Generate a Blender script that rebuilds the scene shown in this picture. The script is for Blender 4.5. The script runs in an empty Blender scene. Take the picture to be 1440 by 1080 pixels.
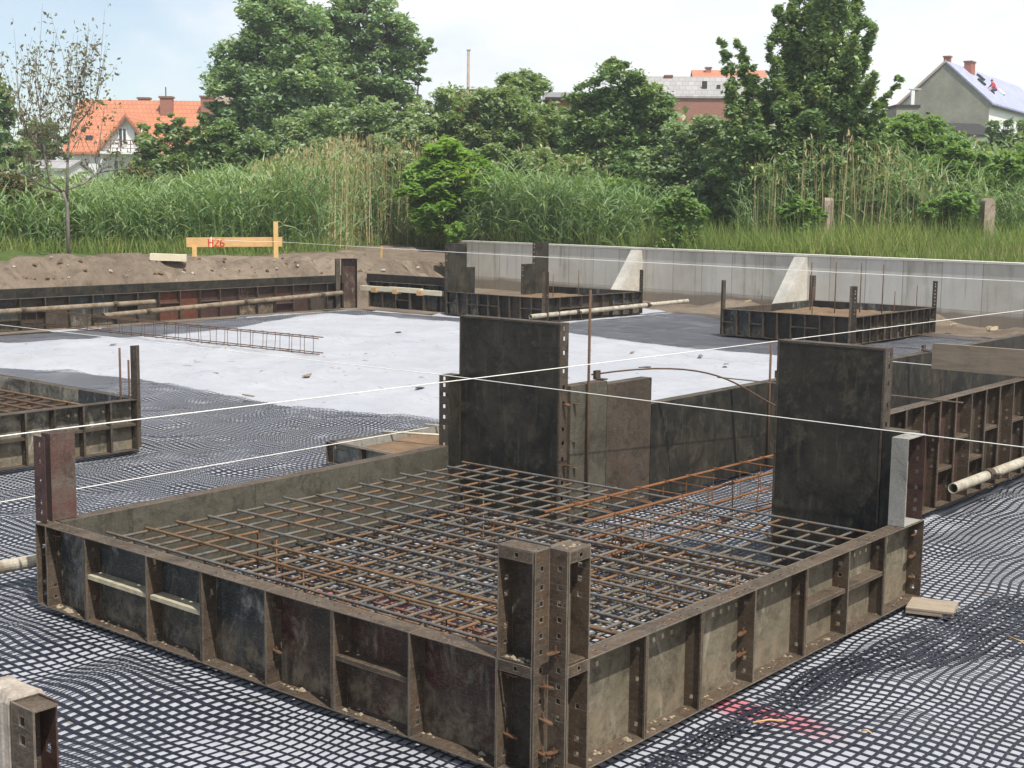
import bpy, math, random
import numpy as np
from mathutils import Vector, Matrix, Quaternion
R = math.radians
random.seed(7)
scene = bpy.context.scene
col = scene.collection

# ------------------------------------------------------------------ helpers
class MB:
    """collects simple solids and links them as one mesh object"""
    def __init__(s): s.v = []; s.f = []
    def add(s, vs, fs):
        n = len(s.v); s.v += [tuple(p) for p in vs]; s.f += [tuple(i + n for i in f) for f in fs]
    def obox(s, o, a, b, c):
        o, a, b, c = Vector(o), Vector(a), Vector(b), Vector(c)
        vs = [o, o+a, o+a+b, o+b, o+c, o+a+c, o+a+b+c, o+b+c]
        fs = [(0,3,2,1),(4,5,6,7),(0,1,5,4),(1,2,6,5),(2,3,7,6),(3,0,4,7)]
        if a.cross(b).dot(c) < 0: fs = [tuple(reversed(f)) for f in fs]
        s.add(vs, fs)
    def box(s, x0, y0, z0, x1, y1, z1):
        s.obox((x0,y0,z0), (x1-x0,0,0), (0,y1-y0,0), (0,0,z1-z0))
    def prism(s, pts, vec):
        n = len(pts); vec = Vector(vec); P = [Vector(p) for p in pts]
        vs = P + [p+vec for p in P]
        nor = Vector((0,0,0))
        for i in range(n): nor += P[i].cross(P[(i+1) % n])
        fs = [tuple(range(n-1,-1,-1)), tuple(range(n, 2*n))] + [(i,(i+1)%n,(i+1)%n+n,i+n) for i in range(n)]
        if nor.dot(vec) < 0: fs = [tuple(reversed(f)) for f in fs]
        s.add(vs, fs)
    def tube(s, path, r, n=8, cap=True):
        P = [Vector(p) for p in path]; m = len(P)
        rr = r if isinstance(r, (list, tuple)) else [r]*m
        ring = []; up = None
        for i in range(m):
            t = (P[min(i+1,m-1)] - P[max(i-1,0)])
            if t.length < 1e-9: t = Vector((0,0,1))
            t.normalize()
            if up is None: up = t.orthogonal().normalized()
            up = (up - t*up.dot(t))
            if up.length < 1e-6: up = t.orthogonal()
            up.normalize(); w = t.cross(up)
            ring.append([P[i] + (up*math.cos(2*math.pi*k/n) + w*math.sin(2*math.pi*k/n))*rr[i] for k in range(n)])
        vs = [p for rg in ring for p in rg]
        fs = [(i*n+k, i*n+(k+1)%n, (i+1)*n+(k+1)%n, (i+1)*n+k) for i in range(m-1) for k in range(n)]
        if cap: fs += [tuple(range(n-1,-1,-1)), tuple((m-1)*n+k for k in range(n))]
        s.add(vs, fs)
    def pipe(s, a, b, r, wall=.006, n=16):
        a, b = Vector(a), Vector(b); t = (b-a).normalized(); u = t.orthogonal().normalized(); w = t.cross(u)
        def rg(c, q): return [c + (u*math.cos(2*math.pi*k/n)+w*math.sin(2*math.pi*k/n))*q for k in range(n)]
        vs = rg(a,r)+rg(b,r)+rg(b,r-wall)+rg(a,r-wall)
        fs = []
        for j in range(4):
            for k in range(n):
                fs.append((j*n+k, j*n+(k+1)%n, ((j+1)%4)*n+(k+1)%n, ((j+1)%4)*n+k))
        s.add(vs, fs)
    def strip(s, o, a, b, t, L, W, T, holes):
        """flat bar of length L along a, width W along b, thickness T along t, with slots (centre, length, b0, b1) cut through"""
        o, a, b, t = Vector(o), Vector(a), Vector(b), Vector(t)
        x = 0.0
        for (c, l, b0, b1) in sorted(holes):
            h0, h1 = c-l/2, c+l/2
            if h0 <= x+.002 or h1 >= L-.002: continue
            s.obox(o+a*x, a*(h0-x), b*W, t*T)
            s.obox(o+a*h0, a*l, b*b0, t*T)
            s.obox(o+a*h0+b*b1, a*l, b*(W-b1), t*T)
            x = h1
        s.obox(o+a*x, a*(L-x), b*W, t*T)
    def build(s, name, mat, parent=None, smooth=False, loc=None, rot=None):
        me = bpy.data.meshes.new(name)
        me.from_pydata(s.v, [], s.f); me.update()
        if mat: me.materials.append(mat)
        if smooth: me.polygons.foreach_set('use_smooth', [True]*len(me.polygons))
        o = bpy.data.objects.new(name, me); col.objects.link(o)
        if parent: o.parent = parent
        if loc is not None: o.location = loc
        if rot is not None: o.rotation_euler = rot
        return o

def np_mesh(name, V, F, mat, parent=None, attr=None, smooth=False, loc=None):
    """V (n,3), F (m,4) arrays -> one mesh object"""
    me = bpy.data.meshes.new(name)
    k = F.shape[1]
    me.vertices.add(len(V)); me.vertices.foreach_set('co', np.ascontiguousarray(V, dtype=np.float32).ravel())
    me.loops.add(F.size); me.loops.foreach_set('vertex_index', np.ascontiguousarray(F, dtype=np.int32).ravel())
    me.polygons.add(len(F)); me.polygons.foreach_set('loop_start', np.arange(0, F.size, k, dtype=np.int32))
    me.polygons.foreach_set('loop_total', np.full(len(F), k, dtype=np.int32))
    if smooth: me.polygons.foreach_set('use_smooth', np.ones(len(F), dtype=bool))
    me.update(calc_edges=True)
    if attr is not None:
        at_ = me.attributes.new('tint', 'FLOAT', 'POINT'); at_.data.foreach_set('value', np.ascontiguousarray(attr, dtype=np.float32))
    if mat: me.materials.append(mat)
    o = bpy.data.objects.new(name, me); col.objects.link(o)
    if parent: o.parent = parent
    if loc is not None: o.location = loc
    return o

def tag(o, label=None, cat=None, group=None, kind=None):
    if label: o['label'] = label
    if cat: o['category'] = cat
    if group: o['group'] = group
    if kind: o['kind'] = kind
    return o
def thing(name, label, cat, loc=(0,0,0), rz=0, group=None):
    o = bpy.data.objects.new(name, None); col.objects.link(o); o.empty_display_size = .2
    o.location = loc; o.rotation_euler = (0,0,rz)
    return tag(o, label, cat, group)
def copy_tree(o, parent=None):
    c = o.copy(); col.objects.link(c)
    if parent: c.parent = parent
    for ch in list(o.children): copy_tree(ch, c)
    return c

# ------------------------------------------------------------------ camera
CAM = Vector((3.299, -4.234, 2.414))
RT = Vector((0.76685, 0.64171, 0.01183)); FW = Vector((-0.63507, 0.76132, -0.13064))
FW = (FW - RT*FW.dot(RT)).normalized(); RT.normalize(); UP = RT.cross(FW)
FPX = 1894.83
cd = bpy.data.cameras.new('camera'); cam = bpy.data.objects.new('camera', cd); col.objects.link(cam)
cd.sensor_width = 36; cd.lens = FPX/1440*36; cd.clip_start = .05; cd.clip_end = 3000
m = Matrix((RT, UP, -FW)).transposed().to_4x4(); m.translation = CAM; cam.matrix_world = m
scene.camera = cam
def ray(px, py): return FW + RT*((px-720)/FPX) + UP*((540-py)/FPX)
def at(px, py, dist):
    d = ray(px, py); return CAM + d*(dist/math.hypot(d.x, d.y))
HF = Vector((FW.x, FW.y, 0)).normalized(); HR = Vector((HF.y, -HF.x, 0))   # level forward / right of the view
YAW = math.atan2(HR.y, HR.x)
G1 = 1.22                                                                  # level of the land round the pit

# ------------------------------------------------------------------ materials
def newmat(name):
    m = bpy.data.materials.new(name); m.use_nodes = True
    nt = m.node_tree; b = nt.nodes['Principled BSDF']; b.inputs['Specular IOR Level'].default_value = .3
    return m, nt, b
def N(nt, t, **kw):
    n = nt.nodes.new(t)
    for k, v in kw.items():
        if k in n.inputs: n.inputs[k].default_value = v
        else: setattr(n, k, v)
    return n
def lk(nt, a, b): nt.links.new(a, b)
def ramp(nt, fac, stops, interp='LINEAR'):
    r = nt.nodes.new('ShaderNodeValToRGB'); r.color_ramp.interpolation = interp
    while len(r.color_ramp.elements) < len(stops): r.color_ramp.elements.new(.5)
    for e, (p, c) in zip(r.color_ramp.elements, stops):
        e.position = p; e.color = (c, c, c, 1) if isinstance(c, (int, float)) else (*c, 1)
    if fac is not None: lk(nt, fac, r.inputs[0])
    return r.outputs[0]
def mix(nt, fac, a, b, mode='MIX'):
    n = nt.nodes.new('ShaderNodeMix'); n.data_type = 'RGBA'; n.blend_type = mode
    for i, v in ((0, fac), (6, a), (7, b)):
        if isinstance(v, (int, float)): n.inputs[i].default_value = v
        elif isinstance(v, tuple): n.inputs[i].default_value = (*v, 1)
        else: lk(nt, v, n.inputs[i])
    return n.outputs[2]
def coords(nt, kind='Object', scale=(1,1,1), rnd=True):
    tc = nt.nodes.new('ShaderNodeTexCoord'); v = tc.outputs[kind]
    if rnd:
        oi = nt.nodes.new('ShaderNodeObjectInfo')
        ml = nt.nodes.new('ShaderNodeMath'); ml.operation = 'MULTIPLY'; ml.inputs[1].default_value = 37.0; lk(nt, oi.outputs['Random'], ml.inputs[0])
        ad = nt.nodes.new('ShaderNodeVectorMath'); ad.operation = 'ADD'; lk(nt, v, ad.inputs[0]); lk(nt, ml.outputs[0], ad.inputs[1]); v = ad.outputs[0]
    mp = nt.nodes.new('ShaderNodeMapping'); mp.inputs['Scale'].default_value = scale; lk(nt, v, mp.inputs[0])
    return mp.outputs[0]
def noise(nt, vec, scale, detail=5, rough=.6, dist=0):
    n = N(nt, 'ShaderNodeTexNoise'); n.inputs['Scale'].default_value = scale; n.inputs['Detail'].default_value = detail
    n.inputs['Roughness'].default_value = rough; n.inputs['Distortion'].default_value = dist
    lk(nt, vec, n.inputs['Vector']); return n.outputs[0]
def bump(nt, b, h, strength=.3, dist=.01):
    n = N(nt, 'ShaderNodeBump'); n.inputs['Strength'].default_value = strength; n.inputs['Distance'].default_value = dist
    lk(nt, h, n.inputs['Height']); lk(nt, n.outputs[0], b.inputs['Normal'])

def m_steel(name, base, base2, rust=(.10,.055,.028), rust_amt=.5, splash=(.36,.33,.27), splash_amt=.35, streak=(.2,.19,.16), rough=.62, bottom_dirt=0, edge=0, grain=1.):
    """old shuttering steel: two-tone paint, rust, cement splashes and run-down streaks"""
    m, nt, b = newmat(name)
    v = coords(nt); vs = coords(nt, scale=(9,9,1.1))
    n1 = noise(nt, v, 2.3, 6, .65, .6); c = mix(nt, ramp(nt, n1, [(.36,0),(.62,1)]), base, base2)
    n2 = noise(nt, v, 6.5, 8, .7, .3); c = mix(nt, ramp(nt, n2, [(.62-.22*rust_amt,0),(.78-.2*rust_amt,1)]), c, rust)
    n3 = noise(nt, vs, 2.2, 5, .7); c = mix(nt, ramp(nt, n3, [(.55,0),(.8,.55)]), c, streak)
    n4 = noise(nt, v, 9, 9, .78, .2); c = mix(nt, ramp(nt, n4, [(.70-.2*splash_amt,0),(.80-.16*splash_amt,.85)]), c, splash)
    n6 = noise(nt, v, 85, 3, .6); c = mix(nt, ramp(nt, n6, [(.68,0),(.74,.7*grain)]), c, splash)
    n5 = noise(nt, v, 60, 4, .7); c = mix(nt, ramp(nt, n5, [(.35,0),(.7,.38*grain)]), c, tuple(x*.35 for x in base))
    n7 = noise(nt, v, 3.6, 9, .8, 1.2); c = mix(nt, ramp(nt, n7, [(.5,0),(.62,.75)]), c, tuple(x*.4 for x in base))
    vd = coords(nt, scale=(7,7,22)); n8 = noise(nt, vd, 1.1, 3, .6, 2.0); c = mix(nt, ramp(nt, n8, [(.485,0),(.5,.35*grain),(.515,0)]), c, splash)
    if bottom_dirt:
        tc = nt.nodes.new('ShaderNodeTexCoord'); sp = nt.nodes.new('ShaderNodeSeparateXYZ'); lk(nt, tc.outputs['Object'], sp.inputs[0])
        ad = nt.nodes.new('ShaderNodeMath'); ad.operation = 'MULTIPLY_ADD'; lk(nt, mix(nt, .55, n2, n4), ad.inputs[0]); ad.inputs[1].default_value = -.2; lk(nt, sp.outputs['Z'], ad.inputs[2])
        dm = nt.nodes.new('ShaderNodeMath'); dm.operation = 'MULTIPLY'; lk(nt, ramp(nt, ad.outputs[0], [(0,.9),(.05,.55),(.16,0)]), dm.inputs[0]); lk(nt, ramp(nt, noise(nt, v, 11, 8, .75, .4), [(.42,.05),(.6,1)]), dm.inputs[1])
        c = mix(nt, dm.outputs[0], c, (.21,.165,.11))
        sc = noise(nt, coords(nt, scale=(3,3,1.6)), 1.7, 7, .72, .8); c = mix(nt, ramp(nt, sc, [(.54,0),(.62,.32),(.7,.8)]), c, tuple(min(.5,x*1.15) for x in splash))
    if edge:
        bv = N(nt, 'ShaderNodeBevel', samples=4); bv.inputs['Radius'].default_value = .006; ge = nt.nodes.new('ShaderNodeNewGeometry')
        dt = nt.nodes.new('ShaderNodeVectorMath'); dt.operation = 'DOT_PRODUCT'; lk(nt, bv.outputs[0], dt.inputs[0]); lk(nt, ge.outputs['True Normal'], dt.inputs[1])
        em = nt.nodes.new('ShaderNodeMath'); em.operation = 'MULTIPLY'; lk(nt, ramp(nt, dt.outputs['Value'], [(.80,1),(.97,0)]), em.inputs[0]); lk(nt, ramp(nt, n2, [(.35,.15),(.6,.9)]), em.inputs[1])
        c = mix(nt, em.outputs[0], c, (.3,.27,.22))
    lk(nt, c, b.inputs['Base Color']); b.inputs['Roughness'].default_value = rough
    lk(nt, ramp(nt, n2, [(.3,rough-.14),(.75,rough+.2)]), b.inputs['Roughness'])
    bump(nt, b, mix(nt, .5, n4, n5), .35, .004)
    return m
def m_plain(name, colr, rough=.8, var=.3, scale=8, bumpd=.004, spec=.3):
    m, nt, b = newmat(name); v = coords(nt)
    n1 = noise(nt, v, scale, 7, .7); n2 = noise(nt, v, scale*7, 4, .6)
    c = mix(nt, ramp(nt, n1, [(.3,0),(.7,1)]), tuple(x*(1-var) for x in colr), tuple(min(1,x*(1+var)) for x in colr))
    c = mix(nt, ramp(nt, n2, [(.45,0),(.8,.3)]), c, tuple(x*.5 for x in colr))
    lk(nt, c, b.inputs['Base Color']); b.inputs['Roughness'].default_value = rough; b.inputs['Specular IOR Level'].default_value = spec
    if bumpd: bump(nt, b, n2, .4, bumpd)
    return m
def m_wood(name, c1, c2, axis=0, rough=.8):
    m, nt, b = newmat(name); sc = [14,14,14]; sc[axis] = 1.2
    v = coords(nt, scale=tuple(sc)); n1 = noise(nt, v, 1.6, 6, .7, 1.2); n2 = noise(nt, coords(nt), 5, 6, .7)
    c = mix(nt, ramp(nt, n1, [(.32,0),(.68,1)]), c1, c2); c = mix(nt, ramp(nt, n2, [(.5,0),(.8,.5)]), c, tuple(x*.55 for x in c1))
    lk(nt, c, b.inputs['Base Color']); b.inputs['Roughness'].default_value = rough; bump(nt, b, n1, .35, .004)
    return m
def m_leaf(name, c1, c2, c3=None, trans=.35, rough=.7):
    m, nt, b = newmat(name)
    a = nt.nodes.new('ShaderNodeAttribute'); a.attribute_name = 'tint'
    st = [(0,c1),(.7,c2)] + ([(1,c3)] if c3 else [])
    c = ramp(nt, a.outputs['Fac'], st)
    lk(nt, c, b.inputs['Base Color']); b.inputs['Roughness'].default_value = rough; b.inputs['Specular IOR Level'].default_value = .2
    t = nt.nodes.new('ShaderNodeBsdfTranslucent'); mc = mix(nt, 1, c, (1.25,1.35,.5), 'MULTIPLY'); lk(nt, mc, t.inputs[0])
    ms = nt.nodes.new('ShaderNodeMixShader'); ms.inputs[0].default_value = trans
    lk(nt, b.outputs[0], ms.inputs[1]); lk(nt, t.outputs[0], ms.inputs[2])
    lk(nt, ms.outputs[0], nt.nodes['Material Output'].inputs[0])
    return m

M = {}
M['plate_black'] = m_steel('plate_black', (.022,.026,.028), (.052,.055,.053), rust=(.07,.05,.03), rust_amt=.35, splash=(.33,.32,.29), splash_amt=.42, streak=(.2,.2,.185), rough=.5, bottom_dirt=1)
M['plate_red'] = m_steel('plate_red', (.04,.034,.025), (.07,.02,.017), rust=(.07,.056,.036), rust_amt=.62, splash=(.3,.26,.19), splash_amt=.42, streak=(.13,.11,.08), rough=.55, bottom_dirt=1)
M['plate_olive'] = m_steel('plate_olive', (.12,.1,.066), (.2,.172,.12), rust=(.07,.06,.042), rust_amt=.6, splash=(.28,.25,.19), splash_amt=.3, streak=(.17,.15,.11), rough=.8, bottom_dirt=1)
M['plate_cement'] = m_steel('plate_cement', (.26,.25,.22), (.34,.33,.3), rust=(.13,.1,.06), rust_amt=.25, splash=(.5,.48,.44), splash_amt=.3, streak=(.3,.28,.24), rough=.85)
M['plate_smeared'] = m_steel('plate_smeared', (.05,.048,.042), (.33,.3,.23), rust=(.07,.055,.036), rust_amt=.6, splash=(.42,.39,.32), splash_amt=.4, streak=(.2,.18,.14), rough=.8, bottom_dirt=1)
M['plate_form'] = m_steel('plate_form', (.012,.012,.0105), (.042,.036,.027), rust=(.075,.064,.042), rust_amt=.42, splash=(.2,.185,.14), splash_amt=.12, streak=(.13,.115,.078), rough=.58, grain=.3)
M['plate_inner'] = m_steel('plate_inner', (.075,.068,.05), (.11,.1,.075), rust=(.06,.05,.033), rust_amt=.5, splash=(.25,.22,.17), splash_amt=.15, streak=(.13,.12,.09), rough=.75)
M['plate_brown'] = m_steel('plate_brown', (.055,.043,.032), (.085,.065,.048), rust=(.06,.035,.02), rust_amt=.5, splash=(.25,.23,.19), splash_amt=.15, streak=(.1,.085,.065), rough=.7)
M['plate_orange'] = m_steel('plate_orange', (.17,.045,.022), (.11,.035,.02), rust=(.07,.035,.02), rust_amt=.6, splash=(.3,.25,.2), splash_amt=.2, rough=.7)
M['frame'] = m_steel('frame', (.072,.051,.035), (.115,.086,.06), rust=(.1,.06,.033), rust_amt=.6, splash=(.3,.26,.2), splash_amt=.28, streak=(.13,.105,.08), rough=.7, edge=1)
M['frame_red'] = m_steel('frame_red', (.08,.034,.028), (.06,.035,.028), rust=(.06,.04,.028), rust_amt=.4, splash=(.2,.17,.14), splash_amt=.1, streak=(.09,.07,.06), rough=.62)
M['frame_dark'] = m_steel('frame_dark', (.065,.05,.037), (.1,.08,.058), rust=(.06,.036,.02), rust_amt=.6, splash=(.26,.23,.18), splash_amt=.15, streak=(.09,.075,.06), rough=.7)
M['frame_pale'] = m_plain('frame_pale', (.42,.37,.26), .85, .35, 12)
M['plate_faded'] = m_steel('plate_faded', (.11,.045,.038), (.13,.115,.09), rust=(.09,.06,.045), rust_amt=.4, splash=(.25,.22,.18), splash_amt=.15, streak=(.15,.13,.1), rough=.7)
M['pin'] = m_plain('pin', (.12,.065,.035), .75, .4, 20)
M['rebar_grey'] = m_steel('rebar_grey', (.115,.122,.125), (.16,.155,.14), rust=(.19,.105,.05), rust_amt=.7, splash=(.25,.2,.14), splash_amt=.15, rough=.6)
M['rebar_rust'] = m_steel('rebar_rust', (.17,.095,.05), (.22,.12,.055), rust=(.14,.13,.11), rust_amt=.62, splash=(.2,.14,.08), splash_amt=.2, rough=.8)
M['rebar_orange'] = m_steel('rebar_orange', (.25,.11,.045), (.2,.085,.035), rust=(.16,.07,.03), rust_amt=.4, splash=(.3,.18,.1), splash_amt=.1, rough=.85)
M['rebar_dull'] = m_steel('rebar_dull', (.12,.105,.08), (.16,.145,.115), rust=(.2,.11,.05), rust_amt=.5, splash=(.25,.2,.14), splash_amt=.15, rough=.7)
M['rebar_brown'] = m_plain('rebar_brown', (.11,.065,.04), .8, .3, 15)
M['pipe'] = m_steel('pipe', (.4,.36,.28), (.5,.46,.38), rust=(.2,.14,.08), rust_amt=.55, splash=(.6,.56,.48), splash_amt=.4, streak=(.35,.3,.22), rough=.8)
M['pipe_rusty'] = m_steel('pipe_rusty', (.2,.15,.1), (.3,.24,.17), rust=(.13,.085,.05), rust_amt=.6, splash=(.42,.37,.28), splash_amt=.3, streak=(.25,.2,.14), rough=.85)
M['wood_grey'] = m_wood('wood_grey', (.2,.155,.11), (.3,.24,.18), 0)
M['wood_pale'] = m_wood('wood_pale', (.6,.52,.36), (.72,.65,.5), 0)
M['wood_new'] = m_wood('wood_new', (.55,.33,.14), (.66,.43,.2), 0)
M['wood_stake'] = m_wood('wood_stake', (.6,.38,.13), (.68,.46,.2), 2)
M['plywood'] = m_wood('plywood', (.25,.195,.14), (.36,.3,.23), 0)
M['string'] = m_plain('string', (.82,.8,.74), .8, .08, 30, 0)
M['paint_red'] = m_plain('paint_red', (.62,.07,.035), .7, .3, 20, 0)
M['paint_white'] = m_plain('paint_white', (.8,.8,.78), .7, .05, 20, 0)
M['geogrid'] = m_plain('geogrid', (.017,.019,.03), .55, .35, 3, 0, .3)
M['soil'] = m_plain('soil', (.18,.12,.075), .95, .35, 6, .02, .1)

def m_concrete():
    m, nt, b = newmat('concrete'); v = coords(nt, rnd=False); vs = coords(nt, scale=(3,3,.35), rnd=False)
    n1 = noise(nt, v, .8, 6, .65, .5); n2 = noise(nt, vs, 1.6, 6, .7); n3 = noise(nt, v, 14, 7, .7)
    c = mix(nt, ramp(nt, n1, [(.35,0),(.65,1)]), (.52,.485,.41), (.66,.63,.56))
    c = mix(nt, ramp(nt, n2, [(.5,0),(.75,.6)]), c, (.24,.22,.18))
    c = mix(nt, ramp(nt, n3, [(.55,0),(.75,.5)]), c, (.62,.61,.57))
    # shutter bays: each ~0.62 m bay set a little lighter or darker, with thin fins of grout at the joints
    tc = nt.nodes.new('ShaderNodeTexCoord'); sp = nt.nodes.new('ShaderNodeSeparateXYZ'); lk(nt, tc.outputs['Object'], sp.inputs[0])
    dv = nt.nodes.new('ShaderNodeMath'); dv.operation = 'DIVIDE'; dv.inputs[1].default_value = .98; lk(nt, sp.outputs['X'], dv.inputs[0])
    fl = nt.nodes.new('ShaderNodeMath'); fl.operation = 'FLOOR'; lk(nt, dv.outputs[0], fl.inputs[0])
    wn = nt.nodes.new('ShaderNodeTexWhiteNoise'); wn.noise_dimensions = '1D'; lk(nt, fl.outputs[0], wn.inputs['W'])
    c = mix(nt, ramp(nt, wn.outputs[0], [(.45,0),(.9,.65)]), c, (.68,.66,.6))
    fr = nt.nodes.new('ShaderNodeMath'); fr.operation = 'FRACT'; lk(nt, dv.outputs[0], fr.inputs[0])
    c = mix(nt, ramp(nt, fr.outputs[0], [(0,.8),(.03,0)]), c, (.16,.15,.12))
    st = noise(nt, coords(nt, scale=(4.5,4.5,.25), rnd=False), 1.1, 5, .7); c = mix(nt, ramp(nt, st, [(.56,0),(.68,.55)]), c, (.2,.18,.145))
    zb = nt.nodes.new('ShaderNodeMath'); zb.operation = 'MULTIPLY_ADD'; lk(nt, n1, zb.inputs[0]); zb.inputs[1].default_value = -.3; lk(nt, sp.outputs['Z'], zb.inputs[2]); c = mix(nt, ramp(nt, zb.outputs[0], [(0,.8),(.12,0)]), c, (.23,.18,.125))
    c = mix(nt, ramp(nt, sp.outputs['Z'], [(.24,.0),(.245,.5),(.255,.5),(.26,0)]), c, (.2,.18,.14))
    lk(nt, c, b.inputs['Base Color']); b.inputs['Roughness'].default_value = .9; bump(nt, b, n3, .4, .01)
    return m
M['concrete'] = m_concrete()
M['concrete_new'] = m_plain('concrete_new', (.66,.63,.57), .9, .14, 3, .01)
M['concrete_strut'] = m_plain('concrete_strut', (.5,.47,.41), .92, .22, 2.5, .015)
M['concrete_old'] = m_plain('concrete_old', (.34,.27,.21), .95, .35, 6, .02)

def m_textile():
    m, nt, b = newmat('geotextile'); v = coords(nt, rnd=False)
    n1 = noise(nt, v, .45, 6, .65, .8); n2 = noise(nt, v, 2.2, 7, .7, 1.0); n3 = noise(nt, v, 45, 3, .6)
    c = mix(nt, ramp(nt, n1, [(.35,0),(.7,1)]), (.345,.355,.385), (.405,.413,.436))
    c = mix(nt, ramp(nt, n2, [(.5,0),(.75,.6)]), c, (.31,.31,.325))
    n4 = noise(nt, v, 6.5, 3, .5, .4); c = mix(nt, ramp(nt, n4, [(.665,0),(.71,.75)]), c, (.2,.17,.13))
    n5 = noise(nt, coords(nt, scale=(.5,2.2,1), rnd=False), 1.3, 6, .7, 1.5); c = mix(nt, ramp(nt, n5, [(.488,0),(.5,.5),(.512,0)]), c, (.25,.24,.24))
    n6 = noise(nt, v, 1.1, 8, .75, .6); c = mix(nt, ramp(nt, n6, [(.54,0),(.70,.38)]), c, (.29,.27,.24))
    # sprayed red setting-out line across the felt
    tc = nt.nodes.new('ShaderNodeTexCoord'); sp = nt.nodes.new('ShaderNodeSeparateXYZ'); lk(nt, tc.outputs['Object'], sp.inputs[0])
    wob = nt.nodes.new('ShaderNodeMath'); wob.operation = 'MULTIPLY_ADD'; lk(nt, n2, wob.inputs[0]); wob.inputs[1].default_value = .35; lk(nt, sp.outputs['Y'], wob.inputs[2])
    d = nt.nodes.new('ShaderNodeMath'); d.operation = 'SUBTRACT'; lk(nt, wob.outputs[0], d.inputs[0]); d.inputs[1].default_value = 1.62
    ab = nt.nodes.new('ShaderNodeMath'); ab.operation = 'ABSOLUTE'; lk(nt, d.outputs[0], ab.inputs[0])
    line = ramp(nt, ab.outputs[0], [(.06,1),(.13,0)])
    xm = nt.nodes.new('ShaderNodeMapRange'); xm.inputs['From Min'].default_value = -4; xm.inputs['From Max'].default_value = 2; lk(nt, sp.outputs['X'], xm.inputs['Value'])
    seg = ramp(nt, xm.outputs[0], [(.14,0),(.17,1),(.73,1),(.78,0)])
    mm = nt.nodes.new('ShaderNodeMath'); mm.operation = 'MULTIPLY'; lk(nt, line, mm.inputs[0]); lk(nt, seg, mm.inputs[1])
    ms_ = nt.nodes.new('ShaderNodeMath'); ms_.operation = 'MULTIPLY'; ms_.inputs[1].default_value = .7; lk(nt, mm.outputs[0], ms_.inputs[0]); c = mix(nt, ms_.outputs[0], c, (.5,.06,.085))
    lk(nt, c, b.inputs['Base Color']); b.inputs['Roughness'].default_value = .95; b.inputs['Specular IOR Level'].default_value = .1
    bump(nt, b, mix(nt, .35, n2, n3), .5, .02)
    return m
M['textile'] = m_textile()

def m_ground():
    m, nt, b = newmat('ground'); v = coords(nt, rnd=False)
    n1 = noise(nt, v, .7, 8, .7, .4); n2 = noise(nt, v, 5, 8, .75); n3 = noise(nt, v, 22, 5, .7)
    dirt = mix(nt, ramp(nt, n1, [(.35,0),(.65,1)]), (.135,.103,.076), (.25,.2,.15))
    dirt = mix(nt, ramp(nt, n2, [(.5,0),(.72,.75)]), dirt, (.06,.045,.033))
    dirt = mix(nt, ramp(nt, n3, [(.63,0),(.72,.7)]), dirt, (.36,.32,.27))
    grass = mix(nt, ramp(nt, n2, [(.3,0),(.7,1)]), (.05,.085,.02), (.10,.13,.04))
    a = nt.nodes.new('ShaderNodeAttribute'); a.attribute_name = 'tint'
    c = mix(nt, a.outputs['Fac'], dirt, grass)
    lk(nt, c, b.inputs['Base Color']); b.inputs['Roughness'].default_value = .95; b.inputs['Specular IOR Level'].default_value = .1
    bump(nt, b, mix(nt, .5, n2, n3), .9, .06)
    return m
M['ground'] = m_ground()

def m_tiles(name, c1, c2, sx, sz, bump_d=.03):
    m, nt, b = newmat(name); tc = nt.nodes.new('ShaderNodeTexCoord'); sp = nt.nodes.new('ShaderNodeSeparateXYZ'); lk(nt, tc.outputs['Object'], sp.inputs[0])
    sm = nt.nodes.new('ShaderNodeMath'); sm.operation = 'ADD'; lk(nt, sp.outputs['X'], sm.inputs[0]); sm.inputs[1].default_value = 0; cb = nt.nodes.new('ShaderNodeCombineXYZ'); lk(nt, sm.outputs[0], cb.inputs[0]); lk(nt, sp.outputs['Z'], cb.inputs[1]); v = cb.outputs[0]
    br = N(nt, 'ShaderNodeTexBrick'); br.inputs['Color1'].default_value = (*c1,1); br.inputs['Color2'].default_value = (*c2,1)
    br.inputs['Mortar'].default_value = (*[x*.7 for x in c1],1); br.inputs['Scale'].default_value = 1
    br.inputs['Brick Width'].default_value = sx; br.inputs['Row Height'].default_value = sz; br.inputs['Mortar Size'].default_value = .02; br.inputs['Bias'].default_value = 0
    lk(nt, v, br.inputs['Vector'])
    n1 = noise(nt, coords(nt, rnd=False), .9, 6, .7); c = mix(nt, ramp(nt, n1, [(.35,0),(.75,.45)]), br.outputs[0], tuple(x*.62 for x in c2))
    lk(nt, c, b.inputs['Base Color']); b.inputs['Roughness'].default_value = .7; bump(nt, b, br.outputs['Fac'], .5, bump_d)
    return m
M['tile_orange'] = m_tiles('tile_orange', (.5,.19,.10), (.56,.225,.125), .3, .3)
M['tile_blue'] = m_tiles('tile_blue', (.33,.35,.52), (.42,.44,.6), .6, .3)
M['tile_grey'] = m_tiles('tile_grey', (.32,.31,.3), (.4,.38,.37), .5, .4)
M['brick_red'] = m_tiles('brick_red', (.42,.13,.075), (.5,.17,.1), .25, .08)
M['brick_dull'] = m_tiles('brick_dull', (.38,.17,.12), (.46,.22,.16), .25, .08)
M['render_white'] = m_plain('render_white', (.8,.8,.79), .85, .06, 2)
M['render_olive'] = m_plain('render_olive', (.3,.29,.23), .95, .3, .5)
M['render_beige'] = m_plain('render_beige', (.5,.4,.3), .9, .1, 1)
M['render_grey'] = m_plain('render_grey', (.42,.42,.42), .9, .12, 1)
M['glass'] = m_plain('glass', (.03,.035,.045), .12, .2, 3, 0, .6)
M['dark'] = m_plain('dark', (.03,.028,.026), .8, .3, 5)
M['trim_brown'] = m_plain('trim_brown', (.2,.12,.08), .8, .2, 5)
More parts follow.
